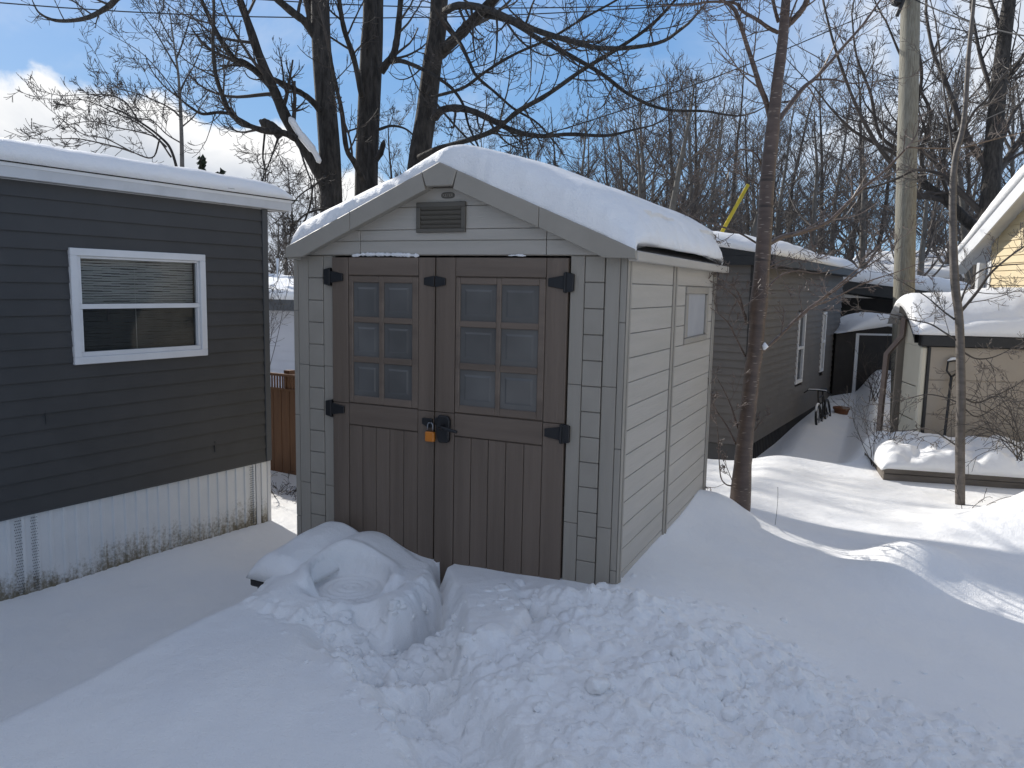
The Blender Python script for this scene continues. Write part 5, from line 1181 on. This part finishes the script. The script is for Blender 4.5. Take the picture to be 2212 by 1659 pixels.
# ---- background individuals: back right big trees (hand placed)
def bigback(name,lab,Z,ctr,limbs,seed,r0,r1,mt=BARK,S=S_FINE,nt=9,tl=1.4,group=None):
    rs=random.Random(seed); T=MB();B=MB();K=MB(); SS=dict(S); SS['rmin']=.0028*Z/9
    P=spline([at(a,b,Z) for a,b in ctr],40); base=at(*ctr[0],Z); T.tube(P,np.linspace(r0,r1,40),12)
    b2=base.copy(); b2[2]=-.4
    if base[2]>-.3: T.tube([b2+(P[0]-b2)*t for t in np.linspace(0,1,5)],r0*1.05,12)
    for (pts,a,b) in limbs: limb(B,K,[(x,y,Z+.15*i*(1 if seed%2 else -1)) for i,(x,y) in enumerate(pts)],a,b,rs,SS,2,nt,tl,7,.15)
    return finish(name,b2,lab,T,B,K,mt,TWIG,TWIG,group)
bigback('ash_tree','tall bare tree between the pole and the yellow house, with a straight sunlit trunk',16,[(2128,560),(2137,460),(2143,370),(2150,265),(2160,165),(2170,80),(2180,0),(2190,-120)],
 [([(2137,368),(2112,330),(2090,300),(2060,225),(2040,170),(2015,110),(2000,30)],.09,.03),([(2150,375),(2175,345),(2205,300),(2240,260)],.09,.05),([(2150,330),(2170,290),(2185,250),(2212,215)],.06,.03),([(2133,470),(2100,440),(2060,400),(2010,340),(1970,310),(1930,290),(1890,250)],.08,.02),
  ([(2160,200),(2190,150),(2230,90)],.06,.03),([(2152,240),(2135,180),(2115,110),(2100,30)],.06,.03),([(2168,90),(2150,30),(2130,-20)],.05,.03)],301,.20,.11)
bigback('ash_tree','leaning many limbed bare tree just right of the utility pole',17,[(2120,600),(2110,505),(2080,470),(2040,430),(2000,400),(1960,360)],
 [([(2040,432),(2000,425),(1978,420),(1940,370),(1900,320),(1860,250),(1830,180),(1800,90),(1780,10)],.07,.02),([(1975,360),(1930,330),(1890,310),(1840,280),(1800,240),(1760,190)],.05,.015),([(1965,365),(1960,290),(1990,180),(1980,90),(1960,0)],.06,.02),
  ([(2000,400),(1990,330),(2010,250),(1985,190),(1950,130),(1920,60)],.05,.02),([(1950,330),(1900,290),(1880,200),(1850,120),(1840,30)],.045,.015),([(2060,450),(2030,370),(2005,300),(1985,240)],.05,.02)],302,.15,.07)
bigback('birch_tree','pale slim bare tree above the snowy roof at the left',20,[(394,420),(393,330),(391,260),(388,200),(384,150),(375,90),(366,20)],
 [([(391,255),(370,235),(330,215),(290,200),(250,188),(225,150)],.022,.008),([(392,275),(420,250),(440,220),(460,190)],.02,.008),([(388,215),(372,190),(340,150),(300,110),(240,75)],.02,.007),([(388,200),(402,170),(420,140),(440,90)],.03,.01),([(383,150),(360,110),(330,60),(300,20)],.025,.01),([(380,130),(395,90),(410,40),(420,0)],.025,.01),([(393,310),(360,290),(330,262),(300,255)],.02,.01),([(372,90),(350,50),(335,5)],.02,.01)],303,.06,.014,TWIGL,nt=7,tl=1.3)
bigback('willow_tree','low spreading bare tree leaning left above the mobile home roof',18,[(395,420),(372,330),(345,295),(300,262),(260,240),(225,225)],
 [([(360,318),(330,290),(290,262),(240,240),(190,218),(150,215)],.02,.007),([(370,340),(340,300),(300,285),(250,275),(200,262),(140,270)],.02,.007),([(345,300),(330,340),(290,330),(230,300),(180,290),(130,255)],.02,.007),([(300,262),(270,220),(230,205),(180,205)],.02,.01),([(290,330),(260,320),(220,310),(170,300),(120,300)],.02,.01)],304,.035,.014,nt=9,tl=1.0)
# ---- copies of a few generic bare trees make the woods
def proto(seed,h,spreadk,dense,r0=.16):
    rs=random.Random(seed); T=MB();K=MB(); n=14; P=[np.zeros(3)]; d=np.array([0,0,1.])
    for i in range(n): d=norm(d+np.array([rs.gauss(0,.05),rs.gauss(0,.05),.12])); P.append(P[-1]+d*h/n)
    R=np.linspace(r0,.02,n+1); T.tube(P,R,8)
    SS=dict(droop=.0,up=.20,wig=.10,rmin=.006,k=3,kids=[0,4,6,7],ang=(20,46),len=(.38,.62))
    for j in range(dense):
        t=.22+.76*(j+rs.random())/dense; i=min(int(t*n),n-1); q=P[i]+(P[i+1]-P[i])*(t*n-i); a=rs.uniform(0,6.28); el=R_(rs.uniform(18,52)); e=np.array([math.cos(a)*math.cos(el),math.sin(a)*math.cos(el),math.sin(el)+.25])
        twig(K,q,e,h*spreadk*(1.05-.62*t)*rs.uniform(.7,1.15),max(R[i]*.4,.013),2 if j%5 else 3,rs,SS)
    return T,K
PR=[]
for k,(sd_,h,sp,dn) in enumerate(((11,9.5,.34,20),(12,11,.28,24),(13,8,.42,20),(14,12,.24,24),(15,7,.45,24))):
    T,K=proto(sd_,h,sp,dn); me=[]
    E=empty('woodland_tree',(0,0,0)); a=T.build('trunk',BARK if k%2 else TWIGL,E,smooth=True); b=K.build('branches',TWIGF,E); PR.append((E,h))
words=['behind the shed roof','behind the shed and the yellow guard','between the red brown tree and the pole','behind the far snowy roofs','right of the pole']
rs=random.Random(77)
spots=[]   # px, Z, image height of the top (py), proto
for (px,Z,ty,k) in ((1105,36,300,0),(1165,30,250,1),(1215,34,230,3),(1262,28,245,0),(1310,38,262,1),(1345,30,255,2),(1385,22,215,2),(1412,26,190,4),(1440,21,205,4),(1470,30,170,3),(1500,24,225,2),(1530,34,160,1),(1558,28,200,0),(1590,36,150,3),
     (1610,24,260,4),(1640,30,205,1),(1680,38,170,3),(1705,26,235,0),(1735,32,185,1),(1765,24,250,2),(1800,36,165,3),(1830,28,200,0),(1860,40,150,1),(1890,26,230,4),(1925,34,180,3),(1985,30,170,1),(2015,24,230,2),(2045,36,140,3),(2075,28,170,0),(2100,38,150,1),(2135,26,210,4),(2170,33,130,3),(2205,27,150,0),(2240,35,120,1),
     (855,34,255,3),(890,40,265,1),(1000,42,280,3),(1045,38,290,0),(640,34,330,1),(680,40,350,0),(560,44,330,3),(735,36,370,0),(592,24,455,4),(612,30,430,2),(1150,46,300,2),(1290,48,290,4),(1500,50,280,4),(1650,46,300,4),(1790,50,300,2),(1950,48,300,4),(2120,50,280,2),(1420,44,300,2),(1560,42,330,4),(1720,44,320,4),(1880,44,330,2)):
    spots.append((px,Z,ty,k))
kinds=['slender','tall','broad crowned','tall narrow','low bushy']
def copytree(E,loc,sc,rz):
    c=E.copy(); COL.objects.link(c); c.location=loc; c.scale=(sc,sc,sc); c.rotation_euler=(0,0,rz)
    for ch in E.children: d=ch.copy(); COL.objects.link(d); d.parent=c
    return c
first=[True]*len(PR); cnt={}
for (px,Z,ty,k) in spots:
    E,h=PR[k]; top=at(px,ty,Z); zb=.0 if Z<28 else .3; sc=(top[2]-zb)/h; 
    if first[k]: c=E; c.location=(top[0],top[1],zb); c.scale=(sc,)*3; c.rotation_euler=(0,0,rs.uniform(0,6)); first[k]=False
    else: c=copytree(E,(top[0],top[1],zb),sc*rs.uniform(.96,1.04),rs.uniform(0,6))
    where='left of the big trunks' if px<760 else 'between the big trunks' if px<1080 else 'above the shed roof ridge' if px<1330 else 'above the right half of the shed roof' if px<1520 else 'behind the yellow guard and the red brown tree' if px<1700 else 'left of the utility pole' if px<1935 else 'right of the utility pole'
    tag(c,f'{kinds[k]} bare woodland tree {where}','tree',f'{kinds[k]} bare woodland trees {where}')
# ---- far mass of the woods, low brush belt and dark evergreens
def belt():
    K=MB(); rs=random.Random(88); SS=dict(droop=0,up=.2,wig=.12,rmin=.012,k=3,kids=[0,3,4,5],ang=(20,50),len=(.4,.65))
    for i in range(120):
        px=rs.uniform(1080,2300); Z=rs.uniform(26,52); c=at(px,600,Z); c[2]=.2
        twig(K,c,np.array([rs.gauss(0,.25),rs.gauss(0,.25),1]),rs.uniform(1.5,3.6),.022,2,rs,SS)
    for i in range(50):
        px=rs.uniform(520,960); Z=rs.uniform(28,50); c=at(px,600,Z); c[2]=.2
        twig(K,c,np.array([rs.gauss(0,.25),rs.gauss(0,.25),1]),rs.uniform(2,4),.03,2,rs,SS)
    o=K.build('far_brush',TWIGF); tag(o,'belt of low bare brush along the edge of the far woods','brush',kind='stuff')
belt()
def spruce(px,ty,Z,lab,seed,wk=.24):
    rs=random.Random(seed); top=at(px,ty,Z); base=np.array([top[0],top[1],0.]); h=top[2]; E=empty('spruce_tree',tuple(base),lab,'tree'); T=MB(); T.tube([base,base+(0,0,h*.5),top],[.12,.07,.01],7); T.build('trunk',BARK,E)
    m=MB(); z=.12*h
    while z<h:
        f=1-z/h; n=max(4,int(11*f)+3)
        for i in range(n):
            a=rs.uniform(0,6.28); L=h*wk*f*rs.uniform(.65,1.1)+.06; e=np.array([math.cos(a),math.sin(a),rs.uniform(-.25,.15)]); c=base+np.array([0,0,z+rs.uniform(-.05,.05)])
            for q in range(max(3,int(L/.10))):
                t=(q+.5)/max(3,int(L/.10)); p=c+e*L*t; w=.10*(1.15-t)+.03
                u=rand_perp(e,rs)*w; v=norm(np.cross(e,u))*w*.4
                m.add([p-u,p+e*.10+v,p+u,p-e*.03-v],[(0,1,2),(0,2,3)])
        z+=.11*(h/3)**.4
    m.build('crown',SPR,E)
spruce(436,338,22,'dark spruce top above the snowy roof, left of two',401)
spruce(476,362,23,'dark spruce top above the snowy roof, right of two',402,.18)
spruce(1505,455,46,'dark far evergreen behind the shed roof end',403)
spruce(1600,515,52,'low dark evergreen behind the brown mobile home roof',404,.3)
spruce(1760,520,50,'low dark evergreen between the red brown tree and the pole',405,.3)
spruce(2020,500,48,'low dark evergreen right of the pole in the woods',406,.3)
